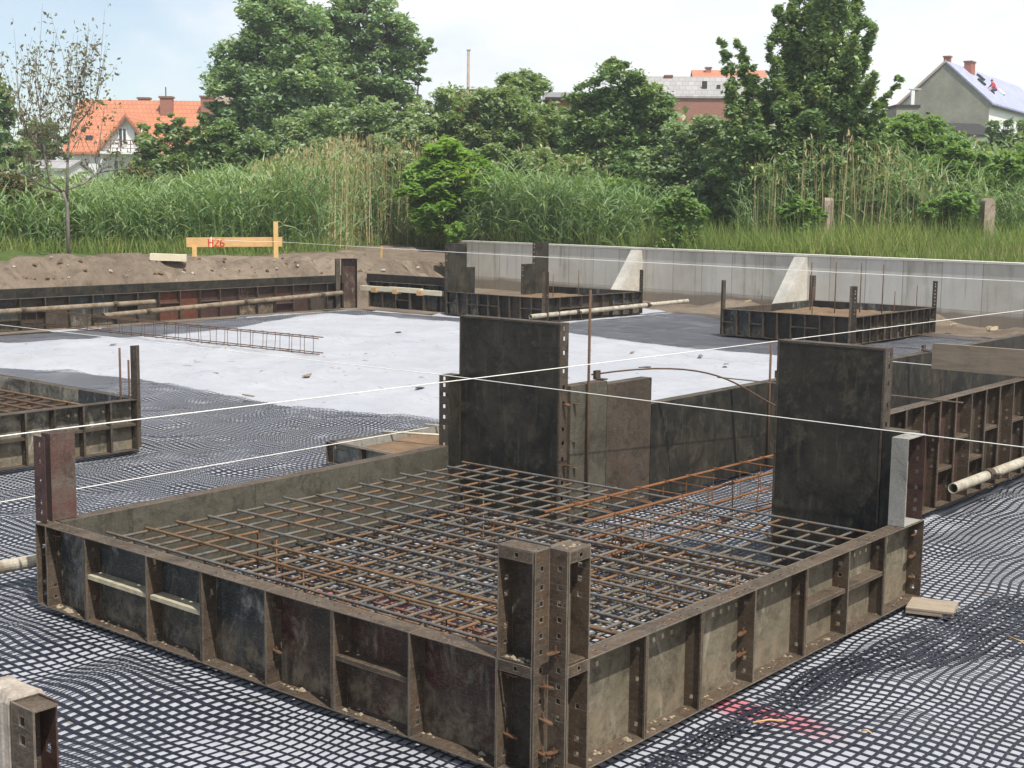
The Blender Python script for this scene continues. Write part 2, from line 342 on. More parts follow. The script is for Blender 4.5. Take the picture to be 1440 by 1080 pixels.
M['bark'] = m_plain('bark', (.085,.065,.05), .95, .4, 9, .02)
M['bark_grey'] = m_plain('bark_grey', (.19,.17,.145), .95, .3, 9, .02)
M['leaf_ash'] = m_leaf('leaf_ash', (0.178,0.278,0.170), (0.292,0.394,0.221), (0.461,0.526,0.289), .3)
M['leaf_dark'] = m_leaf('leaf_dark', (0.131,0.217,0.106), (0.229,0.322,0.151), (0.481,0.532,0.248), .28)
M['leaf_willow'] = m_leaf('leaf_willow', (0.190,0.274,0.157), (0.291,0.370,0.224), (0.493,0.538,0.381), .35)
M['leaf_green'] = m_leaf('leaf_green', (.145,.25,.09), (.22,.33,.12), (.34,.42,.19), .4)
M['leaf_sumac'] = m_leaf('leaf_sumac', (.16,.29,.075), (.25,.38,.105), (.38,.45,.17), .42)
M['leaf_bush'] = m_leaf('leaf_bush', (0.178,0.260,0.133), (0.284,0.362,0.188), (0.478,0.470,0.308), .35)
M['leaf_brown'] = m_leaf('leaf_brown', (0.170,0.120,0.090), (0.210,0.200,0.110), (0.200,0.270,0.120), .3)
M['reed_green'] = m_leaf('reed_green', (0.131,0.216,0.092), (0.221,0.320,0.142), (0.386,0.443,0.234), .3)
M['reed_dry'] = m_leaf('reed_dry', (0.340,0.270,0.140), (0.480,0.400,0.220), (0.550,0.470,0.300), .2)
M['grass'] = m_leaf('grass', (0.141,0.210,0.058), (0.223,0.294,0.084), (0.447,0.399,0.179), .35)
M['grass_seed'] = m_leaf('grass_seed', (0.220,0.230,0.100), (0.300,0.270,0.140), (0.360,0.310,0.180), .3)
M['skin'] = m_plain('skin', (.5,.3,.22), .6, .05, 5, 0)
M['cloth_red'] = m_plain('cloth_red', (.6,.07,.1), .8, .1, 5)
M['cloth_dark'] = m_plain('cloth_dark', (.06,.06,.08), .8, .1, 5)
M['hair'] = m_plain('hair', (.05,.035,.025), .8, .1, 5)

# ------------------------------------------------------------------ light and sky
SE, SA = 59.0, 18.0
sun_dir = Vector((math.cos(R(SE))*math.cos(R(SA)), -math.cos(R(SE))*math.sin(R(SA)), math.sin(R(SE))))
sd = bpy.data.lights.new('sun', 'SUN'); sd.energy = 4.6; sd.angle = R(.6); sd.color = (1,.955,.88)
so = bpy.data.objects.new('sun', sd); col.objects.link(so); so.rotation_euler = sun_dir.to_track_quat('Z','Y').to_euler(); so.location = (0,0,30)
w = bpy.data.worlds.new('World'); scene.world = w; w.use_nodes = True; nt = w.node_tree
bg = nt.nodes['Background']; out = nt.nodes['World Output']
sky = nt.nodes.new('ShaderNodeTexSky'); sky.sky_type = 'NISHITA'; sky.sun_disc = False; sky.sun_elevation = R(SE); sky.sun_rotation = R(90+SA)
sky.air_density = 1.0; sky.dust_density = .15; sky.ozone_density = 1.5
lk(nt, sky.outputs[0], bg.inputs[0]); bg.inputs[1].default_value = .11
tc = nt.nodes.new('ShaderNodeTexCoord')
mp = nt.nodes.new('ShaderNodeMapping'); mp.inputs['Scale'].default_value = (1,1,2.6); mp.inputs['Location'].default_value = (3.1,1.7,.4); lk(nt, tc.outputs['Generated'], mp.inputs[0])
n1 = noise(nt, mp.outputs[0], 2.6, 8, .58, .3)
dp = nt.nodes.new('ShaderNodeVectorMath'); dp.operation = 'DOT_PRODUCT'; lk(nt, tc.outputs['Generated'], dp.inputs[0]); dp.inputs[1].default_value = tuple(HR)
ma = nt.nodes.new('ShaderNodeMath'); ma.operation = 'MULTIPLY_ADD'; lk(nt, dp.outputs['Value'], ma.inputs[0]); ma.inputs[1].default_value = .85; lk(nt, n1, ma.inputs[2])
sz = nt.nodes.new('ShaderNodeSeparateXYZ'); lk(nt, tc.outputs['Generated'], sz.inputs[0])
mh = nt.nodes.new('ShaderNodeMath'); mh.operation = 'MULTIPLY_ADD'; lk(nt, sz.outputs['Z'], mh.inputs[0]); mh.inputs[1].default_value = -.32; lk(nt, ma.outputs[0], mh.inputs[2])
cover = ramp(nt, mh.outputs[0], [(.14,.25),(.40,.97)])
bg2 = nt.nodes.new('ShaderNodeBackground'); bg2.inputs[1].default_value = .97
n2 = noise(nt, mp.outputs[0], 6, 6, .6, .2); lk(nt, ramp(nt, n2, [(.3,(.80,.86,.95)),(.62,(1.0,1.0,1.0))]), bg2.inputs[0])
ms = nt.nodes.new('ShaderNodeMixShader'); lk(nt, cover, ms.inputs[0]); lk(nt, bg.outputs[0], ms.inputs[1]); lk(nt, bg2.outputs[0], ms.inputs[2]); lk(nt, ms.outputs[0], out.inputs[0])
scene.view_settings.view_transform = 'Standard'; scene.view_settings.look = 'None'; scene.view_settings.exposure = 0.25; scene.view_settings.gamma = 1

# ------------------------------------------------------------------ value noise for real relief
_rs = np.random.RandomState(3); _tab = _rs.rand(256,256)
def vnoise(x, y, sc):
    x = np.asarray(x)/sc; y = np.asarray(y)/sc
    xi = np.floor(x).astype(int); yi = np.floor(y).astype(int); fx = x-xi; fy = y-yi
    fx = fx*fx*(3-2*fx); fy = fy*fy*(3-2*fy)
    t = lambda a, b: _tab[a & 255, b & 255]
    return (t(xi,yi)*(1-fx)+t(xi+1,yi)*fx)*(1-fy) + (t(xi,yi+1)*(1-fx)+t(xi+1,yi+1)*fx)*fy
def fbm(x, y, sc, o=4):
    r = 0; a = 1; s = 0
    for i in range(o): r = r + a*vnoise(x+17*i, y-9*i, sc/2**i); s += a; a *= .5
    return r/s

# ------------------------------------------------------------------ ground: pit floor, spoil bank and land behind as one sheet
W0 = Vector((-25.2,27.2,0)); WS = Vector((.9917,-.1287,0)); WT = Vector((.1287,.9917,0))      # face line of the retaining wall
PIT = np.array([(-21.9,-60),(-21.9,18.9),(-18.9,19.6),(-25.3,27.25),(70,14.85),(70,-60)])
def poly_sd(P, x, y):
    """signed distance to a polygon: negative inside"""
    d = np.full(x.shape, 1e9); ins = np.zeros(x.shape, bool); n = len(P)
    for i in range(n):
        a = P[i]; b = P[(i+1)%n]; e = b-a; wx = x-a[0]; wy = y-a[1]
        t = np.clip((wx*e[0]+wy*e[1])/(e@e), 0, 1); d = np.minimum(d, np.hypot(wx-e[0]*t, wy-e[1]*t))
        c = ((a[1] > y) != (b[1] > y)) & (x < (b[0]-a[0])*(y-a[1])/(b[1]-a[1]+1e-12)+a[0]); ins ^= c
    return np.where(ins, -d, d)
def ground_height(x, y):
    s = (x-W0.x)*WS.x + (y-W0.y)*WS.y; t = (x-W0.x)*WT.x + (y-W0.y)*WT.y
    d = poly_sd(PIT, x, y)
    behind = (t > .1) & (s > -.05)
    lump = (fbm(x, y, 1.6, 5)-.5)
    k = np.clip((d+.05)/1.9, 0, 1); k = k*k*(3-2*k)
    rough = np.abs(fbm(x+40, y, .9, 5)-.5)*2
    bank = k*(1.05 + .07*np.exp(-((d-2.4)/1.3)**2)*(.2+1.2*vnoise(x,y,2.6))) + (lump*.7 + (rough-.25)*.42 + (fbm(x,y+9,.5,3)-.5)*.5)*np.clip(d/.5,0,1)*np.exp(-np.clip(d-3.6,0,99)/1.5)
    bank = np.minimum(bank, np.where(y > 15.5, 1.06, 1.2) + .25*lump)
    far = G1 + (fbm(x, y, 9, 3)-.5)*.3*np.clip((t-3)/10, 0, 1)
    z = np.where(behind, far, np.where(d > 0, bank, -.1))
    # spoil left at the foot of the wall
    foot = np.exp(-((t+.5)/.75)**2)*np.clip(fbm(x, y, 1.3, 4)*1.5-.5, 0, 1)*.55*(np.exp(-((s-11)/2.0)**2)+.55*np.exp(-((s-7.0)/1.2)**2)+.7*np.exp(-((s-16.8)/.9)**2)+.6*np.exp(-((s-19)/.5)**2))
    z = np.where((t < .1) & (d < 0), z + foot, z)
    return z, d, t, s
def build_ground():
    ss = np.concatenate([np.linspace(-330,-60,9), np.arange(-58,-16,1.5), np.arange(-16,12,.13), np.arange(12,46,.22), np.arange(46,80,2), np.linspace(85,380,9)])
    tt = np.concatenate([np.linspace(-90,-42,9), np.arange(-40,-24,.8), np.arange(-24,-.2,.13), [-.05,.06,.22], np.arange(.5,12,.5), np.arange(12,60,2.5), np.linspace(65,330,10)])
    S, T = np.meshgrid(ss, tt); X = W0.x + S*WS.x + T*WT.x; Y = W0.y + S*WS.y + T*WT.y
    Z, d, t, s = ground_height(X, Y)
    Z = np.where((np.abs(t-.06) < .02) & (s > -.05), -.1, Z)
    gr = np.clip((d-3.4+2.2*(fbm(X,Y,2.2,3)-.5))/.8, 0, 1); gr = np.where((t > .1) & (s > -.05), 1, gr)
    V = np.stack([X,Y,Z], -1).reshape(-1,3); nx = len(ss); ny = len(tt)
    i = np.arange(nx*ny).reshape(ny,nx); F = np.stack([i[:-1,:-1],i[:-1,1:],i[1:,1:],i[1:,:-1]], -1).reshape(-1,4)
    o = np_mesh('ground', V, F, M['ground'], attr=gr.ravel(), smooth=True); tag(o, kind='structure'); return o
build_ground()

# ------------------------------------------------------------------ geotextile felt over the pit floor
def relief(x, y):
    return .012 + .04*np.clip(fbm(x+3, y, 1.5, 4)-.42, 0, 1)
FELT = np.array([(-19.5,-40),(-19.6,8),(-19.95,17.7),(-17.5,17.9),(-17.3,22.5),(-13.5,22.6),(-12.5,21.9),(-6,21.2),(0,20.5),(14,19.5),(14,-40)])
# ------------------------------------------------------------------ geogrid: every strand is a shallow ridge of plastic, two families laid crosswise
def grid_height(x, y):
    big = fbm(x*.8+y*.5, y*.8-x*.5, .85, 3); fine = vnoise(x+5, y-3, .3)
    return .002 + .125*np.clip(big-.37, 0, 1)**1.1*np.clip(1.05+(np.minimum(x,0)+3.5)*.16, .22, 1) + .03*(fine-.5)*np.clip((big-.3)*5, 0, 1)
def strands(poly, pitch_a, pitch_b, step, width, ang, seed, hs=1.0, lift=0.0, flat=None):
    ca, sa = math.cos(ang), math.sin(ang)
    c = poly.mean(0); U = (poly-c)@np.array([[ca,-sa],[sa,ca]]); lo = U.min(0)-.3; hi = U.max(0)+.3
    Vs, Fs, off = [], [], 0
    for fam in (0,1):
        p = pitch_a if fam == 0 else pitch_b
        cc = np.arange(lo[1-fam] if fam == 0 else lo[0], hi[1] if fam == 0 else hi[0], p)
        ll = np.arange(lo[0] if fam == 0 else lo[1], (hi[0] if fam == 0 else hi[1]), step)
        A, L = np.meshgrid(cc, ll, indexing='ij')
        def place(A, L):
            u, v = (L, A) if fam == 0 else (A, L)
            wv_ = np.clip(1.1+(np.minimum(c[0]+u,0)+4)*.12, .3, 1); wu = wv_*.22*(fbm(u+seed, v, 1.3, 2)-.5) + .06*(vnoise(u, v+seed, .35)-.5); wv = wv_*.22*(fbm(u-seed*2, v+7, 1.3, 2)-.5) + .06*(vnoise(u+9, v+seed, .35)-.5)
            uu, vv = u+wu, v+wv; x = c[0]+uu*ca-vv*sa; y = c[1]+uu*sa+vv*ca
            h = grid_height(x+seed, y)*hs
            if flat is not None: h = h*np.clip(flat(x, y), 0, 1)
            return x, y, -.0443 + h + lift + .0015*fam
        wl = width*np.clip(1.1+((c[0]+(L if fam == 0 else A))*.02), .82, 1)
        x0,y0,z0 = place(A-wl/2, L); x1,y1,z1 = place(A, L); x2,y2,z2 = place(A+wl/2, L)
        P = np.stack([np.stack([x0,y0,z0],-1), np.stack([x1,y1,z1+.0018],-1), np.stack([x2,y2,z2],-1)], 2)   # (na,nl,3,3)
        na, nl = A.shape; idx = (np.arange(na*nl*3).reshape(na,nl,3))+off
        f1 = np.stack([idx[:,:-1,0],idx[:,1:,0],idx[:,1:,1],idx[:,:-1,1]],-1); f2 = np.stack([idx[:,:-1,1],idx[:,1:,1],idx[:,1:,2],idx[:,:-1,2]],-1)
        mx, my = (x1[:,:-1]+x1[:,1:])/2, (y1[:,:-1]+y1[:,1:])/2
        keep = poly_sd(poly, mx, my) < 0
        # leave out what lies well outside the camera's surroundings
        rx = (mx-CAM.x)*HF.x+(my-CAM.y)*HF.y; ry = (mx-CAM.x)*HR.x+(my-CAM.y)*HR.y
        keep &= (rx > 3.0) & (np.abs(ry) < rx*.38*1.25+1.2)
        Fs += [f1[keep], f2[keep]]; Vs.append(P.reshape(-1,3)); off += na*nl*3
    V = np.concatenate(Vs); F = np.concatenate(Fs)
    used = np.zeros(len(V), bool); used[F.ravel()] = True; rem = np.cumsum(used)-1
    return V[used], rem[F]
def box_flat(x, y):
    # the mesh is held down where formwork stands on it
    d = 9
    for (a,b_,c,e) in ((-4.0,0,0,3.82),(-11.76,-.24,-7.86,3.53),(-6.05,4.2,-4.5,5.95)):
        dd = poly_sd(np.array([(a,b_),(c,b_),(c,e),(a,e)]), x, y); d = np.minimum(d, np.where(dd > 0, dd, np.maximum(-dd-.12, 0)))
    d = np.minimum(d, np.abs(x+.97)); d = np.minimum(d, np.abs(x+2.95))
    return .04 + np.clip((d-.04)/.25, 0, 1)
NEAR = np.array([(-19.3,5.2),(-15.2,6.1),(-13.9,6.55),(-12.6,6.75),(-10.9,6.6),(-9.0,6.5),(-8.1,6.8),(-6.95,6.98),(-5.2,7.6),(-3.1,8.4),(-3.1,3.9),(-.9,3.9),(-.9,19),(8,19),(8,-9),(-19.3,-9)], float)
V, F = strands(NEAR, .063, .061, .033, .0165, 0.03, 11, 1.0, 0, box_flat)
o = np_mesh('geogrid_mesh', V, F, M['geogrid']); tag(o, 'black plastic geogrid mesh rumpled round the large foreground formwork box', 'geogrid', 'geogrid sheets')
SEC = np.array([(-.93,3.8),(-3.0,3.8),(-3.0,15),(-.93,15)], float)
V, F = strands(SEC, .063, .061, .05, .0165, 0.0, 5, .6)
o = np_mesh('geogrid_mesh', V, F, M['geogrid']); tag(o, 'black geogrid mesh on the floor of the strip trench between the formwork walls', 'geogrid', 'geogrid sheets')
FAR = np.array([(-19.3,6.9),(-18.4,7.85),(-17.6,10.5),(-18.0,12.7),(-19.2,15.3),(-19.5,16.4),(-18.0,16.6),(-17.0,16.9),(-15.95,17.0),(-12.8,16.8),(-11.2,16.3),(-9.0,15.95),(-7.7,16.1),(-6.3,15.6),(-3.1,14.6),(-3.1,21.0),(-6,22.0),(-12,22.6),(-14.2,22.9),(-14.2,17.8),(-17.2,17.8),(-19.8,17.6),(-19.55,8)], float)
V, F = strands(FAR, .08, .08, .06, .024, .02, 31, .4)
o = np_mesh('geogrid_mesh', V, F, M['geogrid']); tag(o, 'black geogrid mesh on the far side of the bare white felt, by the retaining wall', 'geogrid', 'geogrid sheets')
# a doubled strip along the box
OV2 = np.array([(-.2,-.5),(.25,.4),(.36,2.2),(.9,3.3),(1.9,5.8),(1.3,5.9),(.35,4.3),(.13,2.5),(.1,.4)], float)
V, F = strands(OV2, .063, .061, .04, .0165, -.07, 41, 1.0, .014)
o = np_mesh('geogrid_mesh', V, F, M['geogrid']); tag(o, 'doubled strip of black geogrid mesh along the right side of the foreground box', 'geogrid', 'geogrid sheets')


def build_felt():
    xs = np.concatenate([np.arange(-19.9,-4,.16), np.arange(-4,2.5,.08), np.arange(2.5,14,.3)]); ys = np.concatenate([np.arange(-14,-4,.4), np.arange(-4,6,.08), np.arange(6,23.5,.16)])
    X, Y = np.meshgrid(xs, ys); Z = -.0485 + .003*fbm(X, Y, 1.1, 5) + .85*np.maximum(grid_height(X+11, Y)-.004, 0)*np.clip(box_flat(X, Y), 0, 1)*((poly_sd(NEAR, X, Y) < -.08)) + .85*.4*np.maximum(grid_height(X+31, Y)-.004, 0)*((poly_sd(FAR, X, Y) < -.08)); bare = np.clip(np.minimum(poly_sd(NEAR, X, Y), poly_sd(FAR, X, Y))/.5, 0, 1)*(X < -2.9)
    Z = Z + bare*(.02 + .03*fbm(X, Y, .8, 4) + .05*np.clip(1-np.abs(fbm(X*1.2+Y*.5, Y-X*.3, 1.7, 4)-.5)*10, 0, 1) + .03*np.clip(1-np.abs(fbm(X*.6-Y*1.1, Y*.7+X*.3+20, 1.1, 3)-.5)*12, 0, 1))
    V = np.stack([X,Y,Z],-1).reshape(-1,3); i = np.arange(X.size).reshape(X.shape)
    F = np.stack([i[:-1,:-1],i[:-1,1:],i[1:,1:],i[1:,:-1]],-1).reshape(-1,4)
    cx = V[F].mean(1); F = F[poly_sd(FELT, cx[:,0], cx[:,1]) < 0]
    o = np_mesh('felt_sheet', V, F, M['textile'], smooth=True)
    tag(o, 'white geotextile felt sheet covering the floor of the whole pit', 'felt sheet')
build_felt()

# ------------------------------------------------------------------ formwork
ZV = Vector((0,0,1))
def wedge(parent, loc, rot=(0,0,0), mat='pin', s=1.0):
    b = MB(); k_ = random.uniform(.8,1.2); dz = random.uniform(-.012,.006)
    b.prism([(0,-.014,0),(.05*k_,-.013,dz),(.066*k_,-.004,dz*1.3),(.066*k_,.004,dz*1.3),(.05*k_,.012,dz),(0,.014,0)], (0,0,.007))
    b.prism([(.008,-.003,.0075),(.02,-.003,.0075),(.017,-.003,.03*k_),(.009,-.003,.026*k_)], (0,.006,0)); b.prism([(.008,-.003,-.02),(.018,-.003,-.02),(.02,-.003,-.003),(.006,-.003,-.003)], (0,.006,0))
    return b.build('wedge_pin', M[mat], parent, loc=loc, rot=rot)
def slots(L, step=.075, l=.022, b0=.038, b1=.054, skip=.58, ph=.03):
    out = []; x = ph
    while x < L:
        if random.random() > skip: out.append((x, l, b0, b1))
        x += step
    return out
VH = [.055,.125,.27,.345,.41,.48,.56,.63,.77,.84,.9,.96]
def vslots(H, D=.1): return [(z, .022, D*.42, D*.64) for z in VH if z < H-.05 and random.random() > .25] if H <= 1.06 else [(z*H, .03, D*.4, D*.66) for z in (.05,.12,.2,.32,.4,.47,.6,.68,.76,.85,.92,.97)]
def panel(root, x0, L, H, M_plate, M_frame='frame', D=.1, ribs=(), stiff=(), pins=(), detail=True, z0=0., T=.005, stiff_pale=False, gusset=True, off=(0,0,0), rz=0, endholes=True, pale_edge=None):
    """one steel shutter panel: skin plate at local y=D, flanges and ribs standing out towards -y"""
    b = MB(); b.box(0, D, 0, L, D+T, H)
    p = b.build('form_panel', M[M_plate], root)
    p.location = Vector(off) + Matrix.Rotation(rz,3,'Z') @ Vector((x0,0,z0)); p.rotation_euler = (0,0,rz)
    f = MB()
    X, Y, Z = Vector((1,0,0)), Vector((0,1,0)), ZV
    if detail:
        f.strip((0,0,H-T), X, Y, Z, L, D, T, slots(L)); f.strip((0,0,0), X, Y, Z, L, D, T, slots(L, skip=.5))
        hs = vslots(H, D) if endholes else []
        f.strip((0,0,T), Z, Y, X, H-2*T, D, T, hs); f.strip((L-T,0,T), Z, Y, X, H-2*T, D, T, hs)
    else:
        f.box(0,0,H-T,L,D,H); f.box(0,0,0,L,D,T); f.box(0,0,T,T,D,H-T); f.box(L-T,0,T,L,D,H-T)
    f.build('flange_frame', M[M_frame], p)
    xs = [T] + [r for r in ribs] + [L-T]
    for r in ribs:
        g = MB()
        if detail: g.strip((r,.012,T), Z, Y, X, H-2*T, D-.012, T, [(z,.02,(D-.012)*.4,(D-.012)*.6) for z in VH if z < H-.08 and random.random() > .6])
        else: g.box(r,.01,T,r+T,D,H-T)
        g.box(r-.012,.002,T+.001,r+T+.004,.0115,H-T-.001)     # the rib's front lip
        if gusset and detail:
            g.prism([(r+T, D, T), (r+T+.055, D, T), (r+T, D, .12)], (0,-.006,0))
        g.build('rib', M[M_frame], p)
    for (i, z) in stiff:
        g = MB(); g.box(xs[i]+.008, .018, z, xs[i+1]-.006, D, z+.006); g.box(xs[i]+.008,.014,z-.018,xs[i+1]-.006,.018,z+.006)
        g.build('stiffener', M['frame_pale' if stiff_pale else M_frame], p)
    for (x, z, ry) in pins: wedge(p, (x, D*.53, z), (0,0,ry))
    return p
def edged(p, L, H, D=.1):
    b = MB(); y0, y1 = D+.0052, D+.0085
    b.box(0,y0,0,.014,y1,H); b.box(L-.014,y0,0,L,y1,H); b.box(.0145,y0,H-.014,L-.0145,y1,H); b.build('edge_strip', M['frame_dark'], p)
def angle_post(root, corner, H, mat='frame', pins=True, detail=True, d=.1, T=.006):
    """outside corner angle: two slotted legs standing in the notch of a corner; local x,y run along the walls"""
    b = MB(); X, Y = Vector((1,0,0)), Vector((0,1,0))
    hs = [(z, .022, .045, .067) for z in [.05,.12,.27,.345,.41,.48,.56,.63,.70,.77,.84,.92,.97] if z < H-.04 and detail]
    b.strip((0,0,0), ZV, -Y, X, H, d, T, hs); b.strip((T,0,0), ZV, X, -Y, H, d-T, T, hs)
    p = b.build('corner_post', M[mat], root, loc=corner)
    if pins:
        for (a, z) in ((0,.12),(0,.27),(1,.12),(1,.56),(0,.41)):
            if a == 0: wedge(p, (T,-.055,z), (0,0,0))
            else: wedge(p, (.055,-T,z), (0,0,-math.pi/2))
    return p

# ---- the large foreground box
fb = thing('formwork_box', 'large rusty steel formwork box in the foreground with rebar mats inside and tall panels behind', 'formwork', group='square footing formwork boxes')
d = .1
# front-left side (y = 0, looking to -y)
panel(fb, -3.94, .11, .5, 'plate_black', 'frame', pins=[(.006,.12,0),(.006,.3,0),(.006,.41,0)], gusset=False)
panel(fb, -3.828, 1.0, .5, 'plate_black', 'frame', ribs=[.4], stiff=[(1,.27)], stiff_pale=True, pins=[(.006,.44,0)])
panel(fb, -2.826, 1.0, .5, 'plate_black', 'frame', ribs=[.48], stiff=[(0,.27)], stiff_pale=True)
panel(fb, -1.824, 1.0, .5, 'plate_red', 'frame', ribs=[.49], stiff=[(1,.27)], pins=[(.006,.18,0),(.006,.4,0)])
panel(fb, -.822, .52, .5, 'plate_red', 'frame', ribs=[], gusset=False)
panel(fb, -.300, .194, 1.0, 'plate_brown', 'frame', ribs=[], stiff=[(0,.5)], pins=[(.006,.42,0),(.006,.15,0)], gusset=False)
# front-right side (x = 0, looking to +x)
rz = math.pi/2
def side_r(y0, L, H, pm, **k): return panel(fb, y0, L, H, pm, off=(0,0,0), rz=rz, **k)
side_r(.106, .15, 1.0, 'plate_olive', stiff=[(0,.5)], pins=[(.145,.4,0)], gusset=False)
side_r(.258, 1.42, .5, 'plate_olive', ribs=[.45,.92], pins=[(1.41,.16,math.pi),(1.41,.27,math.pi)], gusset=False)
side_r(1.68, 1.055, .5, 'plate_olive', ribs=[.56], stiff=[(1,.27)], gusset=False)
side_r(2.737, 1.03, .5, 'plate_olive', ribs=[.49], stiff=[(0,.27)], pins=[(1.02,.13,math.pi),(1.02,.27,math.pi),(1.02,.4,math.pi)], gusset=False)
panel(fb, 3.47, .262, .545, 'plate_cement', 'plate_cement', rz=rz, z0=.503, gusset=False, off=(-.003,0,0), endholes=False)
b = MB(); b.strip((-.099,3.719,.509), ZV, (1,0,0), (0,1,0), .53, .1, .006, [(z,.028,.04,.065) for z in (.06,.12,.2,.3,.38,.45)]); b.build('corner_post', M['frame_red'], fb)
# back (y = 3.77, looking to +y): two tall shutters with the trench opening between
panel(fb, .10, .2, 1.04, 'plate_form', 'frame_dark', off=(0,3.87,0), rz=math.pi, gusset=False)
edged(panel(fb, .305, .765, 1.555, 'plate_form', 'frame_dark', off=(0,3.87,0), rz=math.pi, ribs=[.38], stiff=[(0,.5),(1,.5),(0,1.0),(1,1.0)], gusset=False), .765, 1.555)
edged(panel(fb, 2.905, 1.02, 1.545, 'plate_form', 'frame_dark', off=(0,3.87,0), rz=math.pi, ribs=[.5], stiff=[(0,.5),(1,.5),(0,1.0),(1,1.0)], gusset=False), 1.02, 1.545)
# back-left side, seen from its smooth inner face
LS = math.atan2(-3.68, .075)
def side_l(s0, L, H, pm, **k): return panel(fb, s0, L, H, pm, off=(-4.025,3.775,0), rz=LS, **k)
side_l(.005, .14, 1.07, 'plate_form', M_frame='frame_dark', gusset=False)
side_l(.147, 1.0, .5, 'plate_inner', ribs=[.5]); side_l(1.149, 1.0, .5, 'plate_inner', ribs=[.5]); side_l(2.151, 1.0, .5, 'plate_inner', ribs=[.5])
side_l(3.153, .50, .5, 'plate_inner', gusset=False)
panel(fb, 0, .165, .53, 'plate_faded', 'frame_red', off=(-3.99,.255,0), rz=-math.pi/2, z0=.503, D=.09, gusset=False, endholes=False)
b = MB(); b.strip((-3.988,.035,.503), ZV, (1,0,0), (0,1,0), .52, .118, .006, [(z,.028,.05,.075) for z in (.06,.12,.25,.37,.47)]); b.build('corner_post', M['frame_red'], fb)
for (o_, L_, rz_) in (((-.3,0,0),.194,0),((0,.106,0),.15,math.pi/2)):
    for zt_ in (1.0,.506):
        b = MB(); X_ = Vector((math.cos(rz_),math.sin(rz_),0)); Y_ = Vector((-math.sin(rz_),math.cos(rz_),0)); hz_ = [(L_*.5,.02,.016,.034)]
        b.strip(Vector(o_)+X_*.006+Vector((0,0,zt_-.055))-Y_*.0005, X_, ZV, Y_, L_-.012, .049, .004, hz_); b.build('lip', M['frame'], fb)
res = MB(); rn = np.random.RandomState(8)
def crumb(x, y, z, r):
    vs = []; 
    for j in range(4):
        for i in range(7): a = 2*math.pi*i/7; q = 1-j/3.2; k = r*q*(.7+.6*rn.rand()); vs.append((x+k*math.cos(a), y+k*.7*math.sin(a), z+r*.55*(j/3)*(.8+.4*rn.rand())))
    res.add(vs, [(j*7+i, j*7+(i+1)%7, (j+1)*7+(i+1)%7, (j+1)*7+i) for j in range(3) for i in range(7)]+[tuple(21+i for i in range(7))])
for k in range(70): crumb(rn.uniform(-3.9,-.32), rn.uniform(.03,.092), .0052, rn.uniform(.004,.016)*(1 if rn.rand() < .85 else 2))
for k in range(60): crumb(-rn.uniform(.03,.092), rn.uniform(.28,3.7), .0052, rn.uniform(.004,.015)*(1 if rn.rand() < .85 else 1.8))
for k in range(16): crumb(-.2+rn.normal()*.04, .045+rn.normal()*.014, .505, rn.uniform(.006,.022))
for k in range(10): crumb(-.045+rn.normal()*.014, .18+rn.normal()*.03, 1.0002, rn.uniform(.005,.014))
tag(res.build('cement_residue', m_plain('residue', (.3,.245,.17), .95, .3, 20, .01), fb), kind='stuff')
b = MB(); b.strip((-2.902,3.873,0), ZV, (0,1,0), (1,0,0), 1.06, .085, .006, [(z,.022,.035,.058) for z in VH]); q_ = b.build('corner_post', M['frame_dark'], fb)
for (y, z, a) in ((.04,.92,0),(.05,.42,0),(-.06,.93,.5),(-.05,.45,-.4),(.04,.62,0)): wedge(q_, (-2.896,3.873+y,z), (a,0,0))
angle_post(fb, (-.1,.1,0), 1.0)

# ---- copies in plan: plain square boxes further off
def rect_box(name, label, x0, y0, x1, y1, H, posts, mats=('plate_black','plate_brown'), detail=True, gaps=(), group='square footing formwork boxes'):
    root = thing(name, label, 'formwork', (x0,y0,0), 0, group); W, V = x1-x0, y1-y0
    sides = [((0,0),0,W),((W,0),math.pi/2,V),((W,V),math.pi,W),((0,V),-math.pi/2,V)]
    for i, (o, rz, L) in enumerate(sides):
        if i in gaps: continue
        s = .1; end = L-.1
        n = max(1, round((end-s)/1.0)); w_ = (end-s)/n
        for k in range(n):
            rb = [w_*.34, w_*.67] if w_ > .85 else [w_*.5]
            st = [(j, H*.52) for j in range(len(rb)+1) if random.random() < .55 and i in (0,1)]
            panel(root, s+k*w_, w_-.003, H, mats[(k+i)%len(mats)], 'frame_dark', ribs=rb, stiff=st, off=(o[0],o[1],0), rz=rz, detail=detail, gusset=False)
    cs = {'a':((.1,.1),-math.pi/2), 'b':((W-.1,.1),0), 'c':((W-.1,V-.1),math.pi/2), 'd':((.1,V-.1),math.pi)}
    for k, h in posts.items():
        (cx, cy), rz = cs[k]; p = angle_post(root, (cx,cy,0), h, 'frame_dark', pins=False, detail=detail); p.rotation_euler = (0,0,rz)
    return root
LB = rect_box('formwork_box', 'cement-smeared steel formwork box at the left edge with thin rebar starters at its corner', -11.76, -.24, -7.86, 3.53, .5, {'c':1.02,'d':1.0,'b':1.0}, ('plate_smeared','plate_smeared','plate_black','plate_smeared'))
FRB = rect_box('formwork_box', 'dark steel formwork box with four corner posts near the retaining wall', -10.33, 18.3, -7.5, 22.1, .5, {'a':1.05,'b':1.06,'c':1.03,'d':1.03}, ('plate_black','plate_form','plate_brown'))
CB = rect_box('formwork_box', 'dark steel formwork box with stepped tall panels and a pipe lying along its front', -17.3, 18.0, -14.35, 21.7, .5, {'b':1.06,'c':1.0}, ('plate_black','plate_form','plate_brown'), gaps=(3,))
